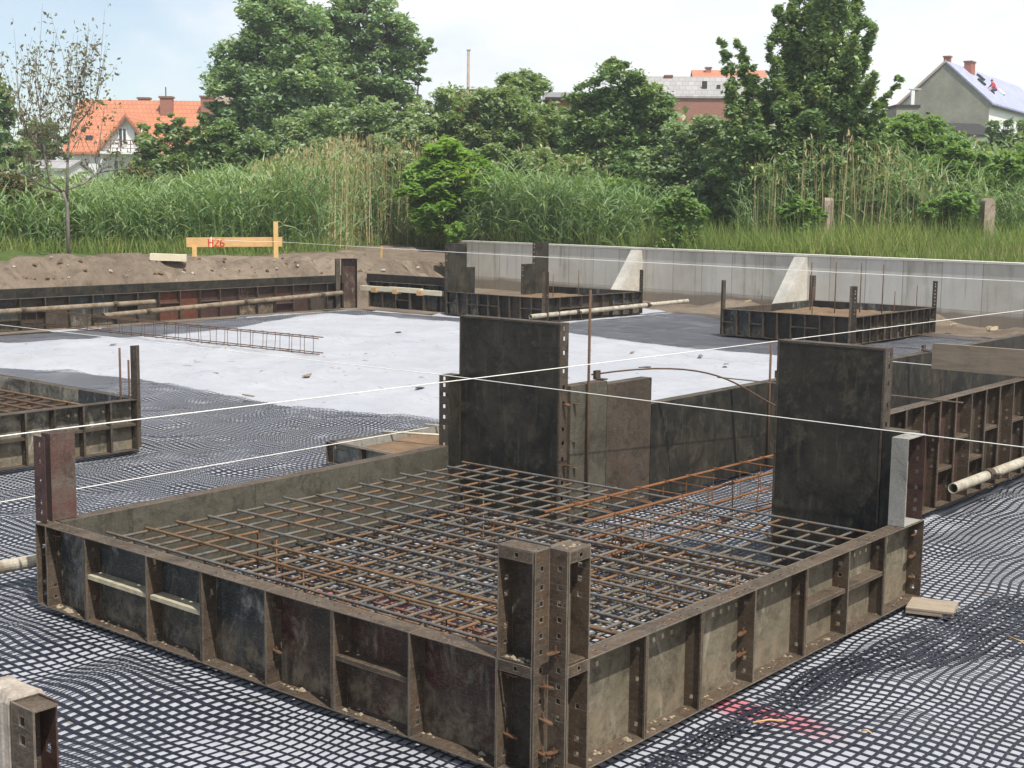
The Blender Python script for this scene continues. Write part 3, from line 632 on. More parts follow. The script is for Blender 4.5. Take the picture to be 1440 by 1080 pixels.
# its trench side: two stepped tall shutters facing the camera side
panel(CB, 0, .65, 1.57, 'plate_form', 'frame_dark', off=(0,.02,0), rz=math.pi/2, gusset=False) if 0 else None
for (y0, L, H) in ((.06,.62,1.57),(.683,.28,1.03),(2.75,.42,1.05),(3.173,.5,1.56)):
    panel(CB, -y0-L, L, H, 'plate_form', 'frame_dark', off=(0,0,0), rz=-math.pi/2, gusset=False)

# ---- strip footing formwork running away on the right
def run_wall(root, p0, p1, H, mats, frame='frame_dark', seg=1.0, detail=True, D=.1, stiff_p=.6, ribs=2):
    p0, p1 = Vector((*p0,0)), Vector((*p1,0)); L = (p1-p0).length; rz = math.atan2(p1.y-p0.y, p1.x-p0.x); n = max(1, round(L/seg)); w_ = L/n
    for k in range(n):
        rb = [w_*(j+1)/(ribs+1) for j in range(ribs)]
        st = [(j, H*random.choice((.35,.6))) for j in range(ribs+1) if random.random() < stiff_p]
        panel(root, k*w_, w_-.003, H, mats[k%len(mats)], frame, D=D, ribs=rb, stiff=st, off=p0, rz=rz, detail=detail, gusset=False)
RS = thing('strip_formwork', 'brown ribbed steel strip formwork running away on the right behind the foreground box', 'formwork', (0,0,0), 0, 'strip footing formwork')
run_wall(RS, (-.95,3.98), (-.95,14.9), .895, ('plate_brown','plate_brown','frame_red'), 'frame')
run_wall(RS, (-2.98,15.0), (-2.98,4.97), .81, ('plate_form',))
panel(RS, -4.965, .62, 1.03, 'plate_brown', 'frame_dark', off=(-2.98,0,0), rz=-math.pi/2, gusset=False)
panel(RS, -4.34, .47, 1.06, 'plate_inner', 'frame', off=(-2.98,0,0), rz=-math.pi/2, gusset=False)
# tie plates and spacer bars across the top
for (y, x0, x1, z) in ((6.2,-3.0,-.75,.905),(10.0,-3.0,-.85,.905)):
    b = MB(); b.box(x0,y,z,x1,y+.04,z+.006); b.build('tie_bar', M['frame'], RS)
for (x, y, z) in ((-2.95,4.35,1.062),(-2.93,7.25,.815),(-2.94,8.3,.815),(-2.94,10.7,.815)):
    b = MB(); b.box(x-.05,y-.03,z,x-.02,y+.03,z+.07); b.box(x-.02,y-.03,z,x+.05,y+.03,z+.01); b.build('clamp', M['frame_dark'], RS)

# ---- strip footing formwork at the left back: long red-brown wall, then a short return to the stepped box
BS = thing('strip_formwork', 'long dark red strip formwork in front of the brown spoil bank at the left back', 'formwork', (0,0,0), 0, 'strip footing formwork')
run_wall(BS, (-19.6,-3.0), (-19.75,6.0), .6, ('plate_black','plate_brown'), detail=False, ribs=1)
run_wall(BS, (-19.75,6.02), (-20.0,17.5), .6, ('plate_black','plate_brown','plate_black','plate_brown','plate_black','plate_brown','plate_orange','frame_red','plate_red','frame_red','plate_brown','frame_red'), detail=False, ribs=1)
run_wall(BS, (-21.45,18.9), (-21.45,-3.0), .68, ('plate_form',), detail=False)
run_wall(BS, (-20.0,18.3), (-17.32,18.3), .6, ('plate_black','plate_form'), detail=False, ribs=1)
run_wall(BS, (-18.6,19.6), (-21.3,19.6), .7, ('plate_form',), detail=False)
panel(BS, 0, .36, 1.16, 'plate_red', 'frame_dark', off=(-20.0,17.45,0), rz=math.pi/2-.5, detail=False, gusset=False)
panel(BS, -.3, .28, 1.16, 'plate_brown', 'frame_dark', off=(-20.1,17.45,0), rz=math.pi/2+.9, detail=False, gusset=False)

# ---- the post top at the lower left corner: part of another box next to the camera
NP = thing('formwork_post', 'rusty formwork post beside dried cement at the lower left corner', 'formwork post', (-.144,-2.315,0), 0)
b = MB(); b.strip((0,0,0), ZV, (1,0,0), (0,1,0), 1.0, .115, .006, [(z,.03,.04,.07) for z in (.08,.2,.32,.44,.56,.68,.8,.9,.955)]); b.build('flange', M['frame'], NP)
b = MB(); b.box(-.006,0,0,0,.093,1.0); b.build('form_panel', M['plate_brown'], NP)
b = MB(); b.strip((0,.088,0), ZV, (1,0,0), (0,1,0), 1.0, .085, .006, [(z,.03,.03,.055) for z in (.1,.25,.4,.55,.7,.85)]); b.build('flange', M['frame_red'], NP)
b = MB(); b.box(0,.0062,.988,.1,.0878,.994); b.build('stiffener', M['frame'], NP)
rr = np.random.RandomState(4); gx_, gy_ = 18, 12; vs = []
for j in range(gy_+1):
    for i in range(gx_+1):
        x, y = -.2+.185*i/gx_, -.005+.12*j/gy_; e = min(i, gx_-i, j, gy_-j)/3
        vs.append((x+.006*rr.rand(), y+.006*rr.rand(), .985+.03*min(1,e)**.6*(.5+.8*float(fbm(np.array([x*9]),np.array([y*9]),1.,3)[0]))+.006*rr.rand()))
n_ = len(vs); vs += [(x,y,0) for (x,y,z) in vs]; fs = []; id_ = lambda i, j: j*(gx_+1)+i
for j in range(gy_):
    for i in range(gx_): fs.append((id_(i,j),id_(i+1,j),id_(i+1,j+1),id_(i,j+1)))
ring = [id_(i,0) for i in range(gx_)]+[id_(gx_,j) for j in range(gy_)]+[id_(i,gy_) for i in range(gx_,0,-1)]+[id_(0,j) for j in range(gy_,0,-1)]
for a, c_ in zip(ring, ring[1:]+ring[:1]): fs.append((a, a+n_, c_+n_, c_))
b = MB(); b.add(vs, fs); b.build('cement_filling', m_plain('cement_crust', (.33,.285,.24), .95, .35, 14, .01), NP)

# ------------------------------------------------------------------ reinforcement
def bar_mesh(L, r, ribbed=True):
    n = 8; st = .014 if ribbed else L/2
    b = MB(); path, rr = [], []; x = 0; k = 0
    while x < L: path.append((x,0,0)); rr.append(r*(1.0 if k % 2 else .86) if ribbed else r); x += st; k += 1
    path.append((L,0,0)); rr.append(r); b.tube(path, rr, n)
    return b
_bars = {}
def bar(root, p0, p1, r, mat, ribbed=False, name='bar'):
    p0, p1 = Vector(p0), Vector(p1); L = round((p1-p0).length, 2); key = (L, r, mat, ribbed)
    if key not in _bars:
        o = bar_mesh(L, r, ribbed).build(name, M[mat], root, smooth=True); _bars[key] = o.data
    else:
        o = bpy.data.objects.new(name, _bars[key]); col.objects.link(o); o.parent = root
    q = Vector((1,0,0)).rotation_difference((p1-p0).normalized()); o.rotation_euler = (q @ Quaternion((1,0,0), random.random()*6)).to_euler(); o.location = p0
    return o
def mat_of_bars(label, x0, x1, y0, y1, z, nu, nv, r, mu, mv, ribbed, jit=.012, group='rebar mats'):
    t = thing('rebar_mat', label, 'rebar mat', (x0,y0,z), 0, group)
    W, V = x1-x0, y1-y0; rnd = random.Random(z*100)
    for i in range(nu):
        y = V*(i+.2)/(nu-.6) + rnd.uniform(-jit,jit); a = rnd.uniform(-.05,.08); sk = rnd.uniform(-.02,.02)
        bar(t, (a,y,2*r), (W+rnd.uniform(-.05,.05),y+sk,2*r+rnd.uniform(-.006,.006)), r, rnd.choice(mu), ribbed)
    for i in range(nv):
        x = W*(i+.3)/(nv-.4) + rnd.uniform(-jit,jit); sk = rnd.uniform(-.02,.02)
        bar(t, (x,rnd.uniform(-.05,.05),0), (x+sk,V+rnd.uniform(-.05,.05),0), r, rnd.choice(mv), ribbed)
    return t
tm = mat_of_bars('upper rebar mat of grey ribbed bars near the rim of the foreground box', -3.66, -.14, .3, 3.55, .405, 15, 21, .0092, ('rebar_grey','rebar_grey','rebar_grey','rebar_grey','rebar_rust'), ('rebar_grey','rebar_dull','rebar_dull','rebar_rust'), True)
bm_ = mat_of_bars('lower rusty rebar mat close to the mesh floor of the foreground box', -3.6, -.2, .25, 3.5, .085, 27, 31, .0085, ('rebar_rust','rebar_dull','rebar_dull'), ('rebar_rust','rebar_dull','rebar_grey'), False)
# chairs that hold the two mats apart
for (x, y) in ((-3.1,1.0),(-2.2,2.2),(-1.2,1.1),(-1.7,2.9),(-.6,2.2),(-3.0,2.8),(-1.1,.55),(-2.4,.6)):
    b = MB(); b.tube([(x-.12,y,.075),(x,y,.075),(x,y,.395),(x+.18,y,.4),(x+.18,y,.075),(x+.3,y,.075)], .006, 6)
    o = b.build('spacer', M['rebar_orange'], tm, smooth=True); o.location = (3.66,-.3,-.405)
mb2 = mat_of_bars('rusty rebar mat inside the formwork box at the left edge', -11.5, -8.1, .0, 3.3, .37, 14, 15, .011, ('rebar_brown','rebar_brown','rebar_rust'), ('rebar_brown',), False)
# the small box behind the foreground one holds soil; two far boxes hold blinding concrete with starter bars
def cage(name, label, p0, p1, w, h, n, rmain, rst, mat, group=None):
    """beam cage: four long bars with closed stirrups, running from p0 to p1 (centre of its underside)"""
    p0, p1 = Vector(p0), Vector(p1); L = (p1-p0).length; rz = math.atan2(p1.y-p0.y, p1.x-p0.x)
    t = thing(name, label, 'rebar cage', p0, rz, group)
    for (y, z) in ((-w/2,0),(w/2,0),(-w/2,h),(w/2,h)):
        e = random.uniform(-.1,.1); bar(t, (-.1+e,y,z+.01), (L+.1+e,y+random.uniform(-.02,.02),z+.01+(p1.z-p0.z)), rmain, mat)
    st = None
    for i in range(n):
        x = L*(i+.5)/n + random.uniform(-.03,.03)
        if st is None:
            b = MB(); yy = w/2+rmain; b.tube([(0,-yy,-.004),(0,yy,-.004),(0,yy,h+.024),(0,-yy,h+.024),(0,-yy,-.004)], rst, 6); st = b.build('stirrup', M[mat], t); o = st
        else:
            o = st.copy(); col.objects.link(o)
        o.location = (x,0,(p1.z-p0.z)*x/L); o.rotation_euler = (random.uniform(-.03,.03), random.uniform(-.08,.08), random.uniform(-.12,.12))
    return t
cage('rebar_cage', 'orange rusted rebar cage reaching from the foreground box into the strip trench', (-1.78,2.55,.2), (-1.62,7.6,.2), .36, .26, 15, .01, .005, 'rebar_orange', 'rebar beam cages')
cage('rebar_cage', 'long thin brown rebar cage lying across the bare white felt', (-12.75,10.15,.05), (-20.3,9.35,.12), .2, .25, 26, .0085, .005, 'rebar_brown', 'rebar beam cages')
def stake(px, py, z0, z1, r=.008, label='', lean=(0,0), grp='upright starter bars', mat='rebar_brown'):
    b = MB(); b.tube([(0,0,0),(lean[0]*.5,lean[1]*.5,(z1-z0)*.5),(lean[0],lean[1],z1-z0)], r, 7)
    o = b.build('rebar_stake', M[mat], loc=(px,py,z0), smooth=True); tag(o, label, 'rebar stake', grp)
stake(-2.85,4.06,.0,1.79,.011,'tall upright rebar standing right of the first tall dark panel')
stake(-2.85,6.9,.0,1.2,.011,'upright rebar with a white band left of the second tall dark panel',(-.03,.05))
stake(-4.42,4.15,0,.62,.008,'short rusty stake at the end of the string behind the box rim')
stake(-8.02,3.35,0,1.0,.011,'taller of two rebar starters beside the left box corner post')
stake(-7.98,3.42,0,.88,.01,'shorter of two rebar starters beside the left box corner post')
stake(-10.3,3.2,0,.98,.011,'leaning rebar starter at the left edge of the photo',(.04,.02))
for i, (x, y, z) in enumerate(((-9.72,20.9,1.35),(-9.2,20.95,1.38),(-8.7,21.05,1.38),(-8.25,21.1,1.36))):
    stake(x, y, 0, z, .012, ('leftmost of four tall starters in the box by the retaining wall','second from left of four tall starters in the box by the wall','third from left of four tall starters in the box by the wall','rightmost of four tall starters in the box by the retaining wall')[i], grp='starters in the far box')
for (x, y, z, l) in ((-9.9,19.2,.75,'thin starter just behind the left post of the far box'),(-8.9,19.4,.95,'thin starter left of the front post of the far box'),(-7.9,20.9,.85,'thin starter just left of the right post of the far box'),(-15.0,20.0,1.02,'thin starter standing inside the stepped far box'),(-16.2,20.6,.85,'thin short starter between the stepped tall panels'),(-7.75,21.6,.95,'thin starter behind the right post of the far box')):
    stake(x, y, 0, z, .009, l)
b = MB(); ctl = [Vector(q) for q in ((-3.15,4.5,1.07),(-2.55,5.5,1.2),(-2.1,5.05,1.0),(-1.58,4.72,.95))]; pts = [ctl[0]*(1-q)**3+ctl[1]*3*q*(1-q)**2+ctl[2]*3*q*q*(1-q)+ctl[3]*q**3 for q in [i/16 for i in range(17)]]
b.tube(pts, .007, 7); tag(b.build('bent_rod', M['rebar_brown'], smooth=True), 'thin bent rod arching over the trench between the two tall panels', 'rod')

# blinding / soil inside the far boxes
def fill(name, label, x0, y0, x1, y1, z, mat, cat, amp=.05, st=.09):
    xs = np.arange(x0, x1+1e-6, (x1-x0)/max(2,round((x1-x0)/st))); ys = np.arange(y0, y1+1e-6, (y1-y0)/max(2,round((y1-y0)/st)))
    X, Y = np.meshgrid(xs, ys); Z = z + amp*(fbm(X*3, Y*3, 1.2, 4)-.5)
    ny, nx = X.shape; V = np.concatenate([np.stack([X,Y,Z],-1).reshape(-1,3)]); i = np.arange(X.size).reshape(X.shape)
    F = np.stack([i[:-1,:-1],i[:-1,1:],i[1:,1:],i[1:,:-1]],-1).reshape(-1,4)
    o = np_mesh(name, V, F, mat, smooth=True); return tag(o, label, cat)
fill('soil_fill', 'brown soil filling the far box with four corner posts', -10.2, 18.42, -7.62, 21.98, .36, M['soil'], 'soil', .08)
fill('soil_fill', 'brown soil filling the stepped far box', -17.18, 18.12, -14.47, 21.58, .34, M['soil'], 'soil', .08)
# low sunk frame with soil behind the foreground box
SB = thing('low_formwork_frame', 'low cement-caked steel frame around brown soil behind the foreground box', 'formwork', (-6.05,4.25,0), R(-4))
panel(SB, 0, 1.45, .2, 'plate_cement', 'frame', ribs=[.5,1.0], gusset=False, D=.07)
panel(SB, .07, 1.6, .2, 'plate_cement', 'frame', ribs=[.5,1.0], gusset=False, D=.07, off=(1.45,0,0), rz=math.pi/2)
panel(SB, 0, 1.45, .2, 'plate_cement', 'frame', ribs=[.5,1.0], gusset=False, D=.07, off=(1.45,1.7,0), rz=math.pi)
panel(SB, 0, 1.6, .2, 'plate_cement', 'frame', ribs=[.5,1.0], gusset=False, D=.07, off=(0,1.63,0), rz=-math.pi/2)
fill('soil_fill', 'brown soil inside the low cement-caked frame', -5.97, 4.3, -4.62, 5.82, .13, M['soil'], 'soil', .1, .06)
for (a, b_, l) in (((-6.0,4.95,.215),(-4.95,5.3,.235),'pale spacer rod lying over the near end of the low soil frame'),((-6.0,5.55,.215),(-4.95,5.75,.235),'pale spacer rod lying over the far end of the low soil frame')):
    b = MB(); b.tube([a,b_], .011, 8); tag(b.build('spacer_rod', M['wood_pale'], smooth=True), l, 'rod', 'rods on the low frame')

# ------------------------------------------------------------------ pipes, timber, string
def pipe(label, a, b, r=.043, joints=(), mat='pipe'):
    a, b = Vector(a), Vector(b); t = thing('steel_pipe', label, 'pipe', a, 0, 'waler pipes')
    m_ = MB(); m_.pipe((0,0,0), b-a, r); m_.build('tube', M[mat], t, smooth=False)
    u = (b-a).normalized(); L = (b-a).length
    for j in joints:
        q = MB(); q.pipe(u*(j*L-.05), u*(j*L+.05), r+.012, .011); s = u.cross(ZV).normalized()
        q.obox(u*(j*L-.03)+s*(r+.005)-ZV*.02, u*.06, s*.06, ZV*.04); q.build('coupler', M['frame_dark'], t)
pipe('pale cement-splashed steel pipe along the right strip formwork', (-.80,6.25,.2), (-.78,13.5,.2), joints=(.105,.26,.5))
pipe('short pale pipe lying behind the left corner of the foreground box', (-4.62,-1.4,.12), (-4.5,.45,.1))
pipe('rusty pipe along the left end of the dark red strip formwork', (-19.42,2.5,.36), (-19.66,12.0,.42), .05, (.69,.9), 'pipe_rusty')
pipe('rusty pipe along the right end of the dark red strip formwork', (-19.5,10.7,.22), (-19.8,17.25,.38), .05, (.16,.55,.9), 'pipe_rusty')
pipe('long pale pipe in front of the stepped far box', (-14.45,17.62,.13), (-14.15,23.2,.22), .05, (.27,.72))
TB = thing('timber_bundle', 'pale squared timbers clamped along the short return formwork', 'timber', (-20.05,18.17,.4), 0)
for (x0, x1, z, dy) in ((0,1.05,.0,0),(.95,2.0,.012,-.012),(1.9,2.62,-.012,.006)):
    b = MB(); b.box(x0,-.1+dy,z,x1,-.01+dy,z+.11); b.build('batten', M['wood_pale'], TB)
for x in (.42,1.12,1.9):
    b = MB(); b.box(x,-.14,-.03,x+.16,.0,.0); b.box(x,-.145,-.03,x+.16,-.12,.075); b.build('bracket', M['wood_new'], TB)
b = MB(); b.box(0,0,0,3.6,.045,.25); o = b.build('timber_plank', M['wood_grey'], loc=(-1.9,8.35,.9)); tag(o, 'grey weathered plank on edge across the right strip formwork', 'plank')
pa, pb = at(514,363,37.0), at(640,370,37.0); b = MB(); b.box(0,0,0,(pb-pa).length,.06,.26); o = b.build('timber_plank', M['wood_grey'], loc=pa, rot=(0,-math.asin((pb.z-pa.z)/(pb-pa).length),math.atan2(pb.y-pa.y,pb.x-pa.x))); tag(o, 'grey weathered plank on edge on the spoil bank left of the retaining wall', 'plank')
b = MB(); b.box(0,0,0,.045,.045,.5); o = b.build('peg', M['wood_stake'], loc=at(534,373,36.2), rot=(.05,.08,.3)); tag(o, 'yellow wooden peg in the spoil in front of the grey plank', 'peg')
b = MB(); b.box(-.42,-.12,-.06,.42,.12,.1); o = b.build('old_beam', M['wood_pale'], loc=at(237,363,33.2), rot=(0,.03,YAW+.15)); tag(o, 'pale old beam lying on the spoil bank left of the batter board', 'beam')
# plywood scrap under the right corner
PW = MB(); PW.box(-.14,-.12,0,.14,.12,.012); PW.box(-.138,-.118,.0125,.138,.118,.024); PW.box(-.139,-.12,.0245,.14,.119,.036)
tag(PW.build('plywood_scrap', M['plywood'], loc=(.14,3.62,-.022), rot=(R(1),R(-1),.25)), 'square plywood scrap on the mesh under the right box corner', 'plywood')

# batter board with its sprayed mark
A_, B_ = at(262,347,36), at(397,340,36); dirv = Vector((B_.x-A_.x,B_.y-A_.y,0)); Lb = dirv.length; rzb = math.atan2(dirv.y,dirv.x)
zt = at(330,334.5,36).z
BB = thing('batter_board', 'new yellow wooden batter board with a red sprayed mark on the spoil bank', 'batter board', (A_.x,A_.y,zt), rzb); BB.scale = (1.2,1.2,1.2); Lb /= 1.2
b = MB(); b.box(0,0,-.205,Lb,.03,0); o = b.build('crossboard', M['wood_new'], BB, rot=(0,-.012,0))
for (x, z0, z1) in ((.12,-.75,-.19),(Lb-.19,-.72,.36)):
    b = MB(); b.box(x,-.062,z0,x+.1,-.004,z1); b.build('post', M['wood_stake'], BB)
# painted figures on the board: a white stroke and a red sprayed H26
b = MB(); b.box(.515,-.004,-.2,.535,-.001,.02); b.build('mark', M['paint_white'], BB)
def stroke(pts, wd=.026):
    for (x0,z0),(x1,z1) in zip(pts, pts[1:]):
        a, c_ = Vector((x0,0,z0)), Vector((x1,0,z1)); t = (c_-a).normalized(); s = Vector((-t.z,0,t.x))*wd/2
        mk.obox(a-s-t*wd*.4, (c_-a)+t*wd*.8, s*2, (0,.003,0))
mk = MB()
stroke([(.47,-.18),(.47,-.03)]); stroke([(.47,-.105),(.56,-.105)]); stroke([(.56,-.18),(.56,-.03)])
stroke([(.60,-.045),(.63,-.03),(.67,-.045),(.675,-.08),(.60,-.18),(.685,-.18)]); stroke([(.80,-.04),(.75,-.035),(.72,-.09),(.72,-.16),(.75,-.185),(.79,-.17),(.795,-.125),(.76,-.105),(.72,-.12)])
o = mk.build('mark', M['paint_red'], BB, loc=(0,-.0042,0))
def string(label, pts, r=.0035, sag=.0):
    P = []; 
    for a, c_ in zip(pts, pts[1:]):
        a, c_ = Vector(a), Vector(c_)
        for k in range(12):
            q = k/12; p = a.lerp(c_, q); p.z -= sag*4*q*(1-q); P.append(p)
    P.append(Vector(pts[-1])); b = MB(); b.tube(P, r*.78, 6)
    tag(b.build('string_line', M['string'], smooth=True), label, 'string', 'white setting-out strings')
string('white string from left to right across both tall dark panels at mid height', [(-22,3.25,1.06),(-3.98,3.60,1.075),(5.0,3.72,1.05)], .0038, .01)
string('white string crossing the face of the first tall panel and above the second', [(-2.75,-3.5,1.3),(-2.62,-.8,1.3),(-2.12,11.5,1.3),(-2.1,20,1.3)], .0038, .006)
string('white string from the left edge to the short stake behind the box rim', [(-4.38,-3.5,.555),(-4.42,4.15,.56)], .004, .005)
string('white string from the batter board past the retaining wall', [tuple(at(294,336,35.8)),tuple(at(391,340,35.4)),(-2.66,12.97,1.55),(8,11.6,1.55)], .007, .02)
string('white string over the strip trench just right of the second tall panel', [(-2.95,8.72,.9),(-1.1,8.64,.9),(1.5,8.5,.9)], .0045, .004)

# ------------------------------------------------------------------ retaining wall with sloped buttresses
RW = thing('retaining_wall', 'long grey concrete retaining wall with pale sloped buttresses below the grass', 'retaining wall', W0, math.atan2(WS.y,WS.x))
b = MB(); b.box(0,0,-.3,46,.28,1.3); b.build('wall', M['concrete'], RW)
b = MB(); b.box(-.02,-.03,1.3,46,.31,1.345); b.build('coping', M['concrete_new'], RW)
for x in (7.4,12.75,20.0,27):
    b = MB(); b.prism([(x,0,-.2),(x,-1.05,-.2),(x,-1.05,.0),(x,-.1,1.28),(x,0,1.28)], (.34,0,0)); b.build('buttress', M['concrete_strut'], RW)
for (x, z, wd, ht) in ((3.0,.0,.7,.9),(9.6,.25,1.2,.02)):
    pass
# ------------------------------------------------------------------ loose bits
rs = np.random.RandomState(12)
def rock(label, loc, s, mat, cat='stone', group=None, squash=.6):
    bmv = []; n1, n2 = 8, 6; b = MB(); vs = []
    ph = rs.rand(3)*6
    for j in range(n2+1):
        th = math.pi*j/n2
        for i in range(n1):
            a = 2*math.pi*i/n1; r = s*(1+.35*math.sin(3*a+ph[0])*math.sin(2*th+ph[1])+.2*rs.rand())
            vs.append((r*math.sin(th)*math.cos(a), r*.75*math.sin(th)*math.sin(a), r*squash*math.cos(th)))
    fs = [(j*n1+i, j*n1+(i+1)%n1, (j+1)*n1+(i+1)%n1, (j+1)*n1+i) for j in range(n2) for i in range(n1)]
    b.add(vs, fs); o = b.build('stone', mat, loc=loc, rot=(rs.rand()*.3,rs.rand()*.3,rs.rand()*6)); tag(o, label, cat, group)
stone_m = m_plain('stone', (.4,.36,.3), .9, .25, 6, .02); clod_m = M['soil']
for i in range(60):
    px = rs.uniform(5,600); y0 = 366+ (38 if px < 420 else 22)*rs.rand()
    k = None
    for dist in np.arange(20, 40, .15):
        p = at(px, y0, dist); z, *_ = ground_height(np.array([p.x]), np.array([p.y]))
        if z[0] > p.z: k = (p.x, p.y, float(z[0])); break
    if k is None: continue
    rock('pale stone lying on the spoil bank' if i % 3 == 0 else 'brown soil clod lying on the spoil bank', (k[0],k[1],k[2]+.01), rs.uniform(.02,.06), stone_m if i % 3 == 0 else clod_m, 'stone' if i % 3 == 0 else 'clod', 'stones on the spoil bank' if i % 3 == 0 else 'clods on the spoil bank')
for (px, py, s, l) in ((1085-35,424,.12,'brown clod at the foot of the wall left of the second buttress'),(985,415,.12,'pale clod at the wall foot left of the far box'),(1395,461,.13,'flat sandy slab lying at the wall foot on the right'),(1340,455,.1,'sandy clod at the wall foot right of the far box')):
    d_ = ray(px,py); q = -(CAM.z-.12)/d_.z; p = CAM + d_*q; rock(l, (p.x,p.y,.1), s, m_plain('sandy', (.33,.26,.17), .95, .2, 5, .02), 'stone', 'clods at the wall foot', .28)
for i, (px, py) in enumerate(((432,531),(300,528),(350,560),(590,549),(263,518),(470,476),(985,503),(905,520),(680,540),(560,470),(890,498),(160,487),(395,498),(520,500),(1020,515))):
    d_ = ray(px,py); p = CAM + d_*(-CAM.z/d_.z); b = MB(); n_ = 7; ring_ = [(rs.uniform(.05,.13)*math.cos(2*math.pi*k/n_), rs.uniform(.02,.06)*math.sin(2*math.pi*k/n_), 0) for k in range(n_)]; b.prism(ring_, (0,0,.012)); o = b.build('scrap', M['cloth_dark' if i % 2 else 'wood_grey'], loc=(p.x,p.y,.03), rot=(rs.uniform(-.1,.1),rs.uniform(-.1,.1),rs.rand()*6)); tag(o, 'small dark scrap lying on the bare white felt', 'scrap', 'dark scraps on the felt')
# twigs and leaves dropped on the mesh
for i, (x, y, L, a) in enumerate(((.33,1.1,.16,.9),(.75,3.2,.22,-.6),(-.9,-1.3,.3,-.5),(.6,5.1,.2,1.2),(-2.3,-1.6,.12,.3),(.75,1.35,.05,.2))):
    b = MB(); b.tube([(0,0,0),(L*.5,.006,.006),(L,-.004,.0)], [.005,.0045,.003], 6)
    z = float(grid_height(np.array([x+11.]), np.array([y]))[0])+.045
    tag(b.build('twig', M['wood_new'], loc=(x,y,z), rot=(0,0,a), smooth=True), ('short straw twig on the mesh beside the red sprayed line','twig on the mesh right of the plywood scrap','long twig at the bottom edge of the photo','twig on the mesh near the pale pipe','tiny twig on the mesh by the lower left post','tiny orange chip on the mesh in the lower right')[i], 'twig', 'twigs on the mesh')
#VEG
# ------------------------------------------------------------------ vegetation
def leafset(P, size, rs, aspect=2.0, up=.5, jit=.35):
    """one small bent leaf at every point: two-triangle rhombus as a quad"""
    n = len(P); S = size*(1+jit*(rs.rand(n)*2-1)); nrm = rs.normal(size=(n,3)); nrm[:,2] = np.abs(nrm[:,2])+up; nrm /= np.linalg.norm(nrm,axis=1)[:,None]
    a = rs.normal(size=(n,3)); a -= nrm*(a*nrm).sum(1)[:,None]; a /= np.linalg.norm(a,axis=1)[:,None]; b = np.cross(nrm,a)
    a *= (S*.5*math.sqrt(aspect))[:,None]; b *= (S*.5/math.sqrt(aspect))[:,None]; dz = nrm*(S*.12)[:,None]
    V = np.stack([P-a-dz, P+b-a*.1, P+a-dz, P-b-a*.1],1).reshape(-1,3)
    F = np.arange(n*4).reshape(n,4); return V, F
def ribbons(base, d, L, wd, droop, rs, seg=3):
    """tapering blades: base (n,3), direction (n,3), length, width, droop"""
    n = len(base); d = d/np.linalg.norm(d,axis=1)[:,None]; side = np.cross(d, np.array([0,0,1.])+rs.normal(size=(n,3))*.3); side /= (np.linalg.norm(side,axis=1)[:,None]+1e-9)
    Vs = []
    for k in range(seg+1):
        q = k/seg; c = base + d*(L*q)[:,None]; c[:,2] -= droop*L*q*q; c[:,:2] += d[:,:2]*(droop*L*q*q*.5)[:,None]
        h = (wd*(1-q**1.6)*.5+wd*.03)[:,None]; Vs += [c-side*h, c+side*h]
    V = np.stack(Vs,1).reshape(-1,3); m_ = 2*(seg+1); i = np.arange(n)[:,None]*m_
    F = np.concatenate([i+np.array([[2*k,2*k+1,2*k+3,2*k+2]]) for k in range(seg)]); return V, F, m_
def branch_path(a, b, rs, bend=.12, n=5):
    a, b = np.array(a), np.array(b); L = np.linalg.norm(b-a); off = rs.normal(size=3)*L*bend; off[2] = abs(off[2])*.6
    return [tuple(a+(b-a)*q+off*4*q*(1-q)*.5) for q in np.linspace(0,1,n)]
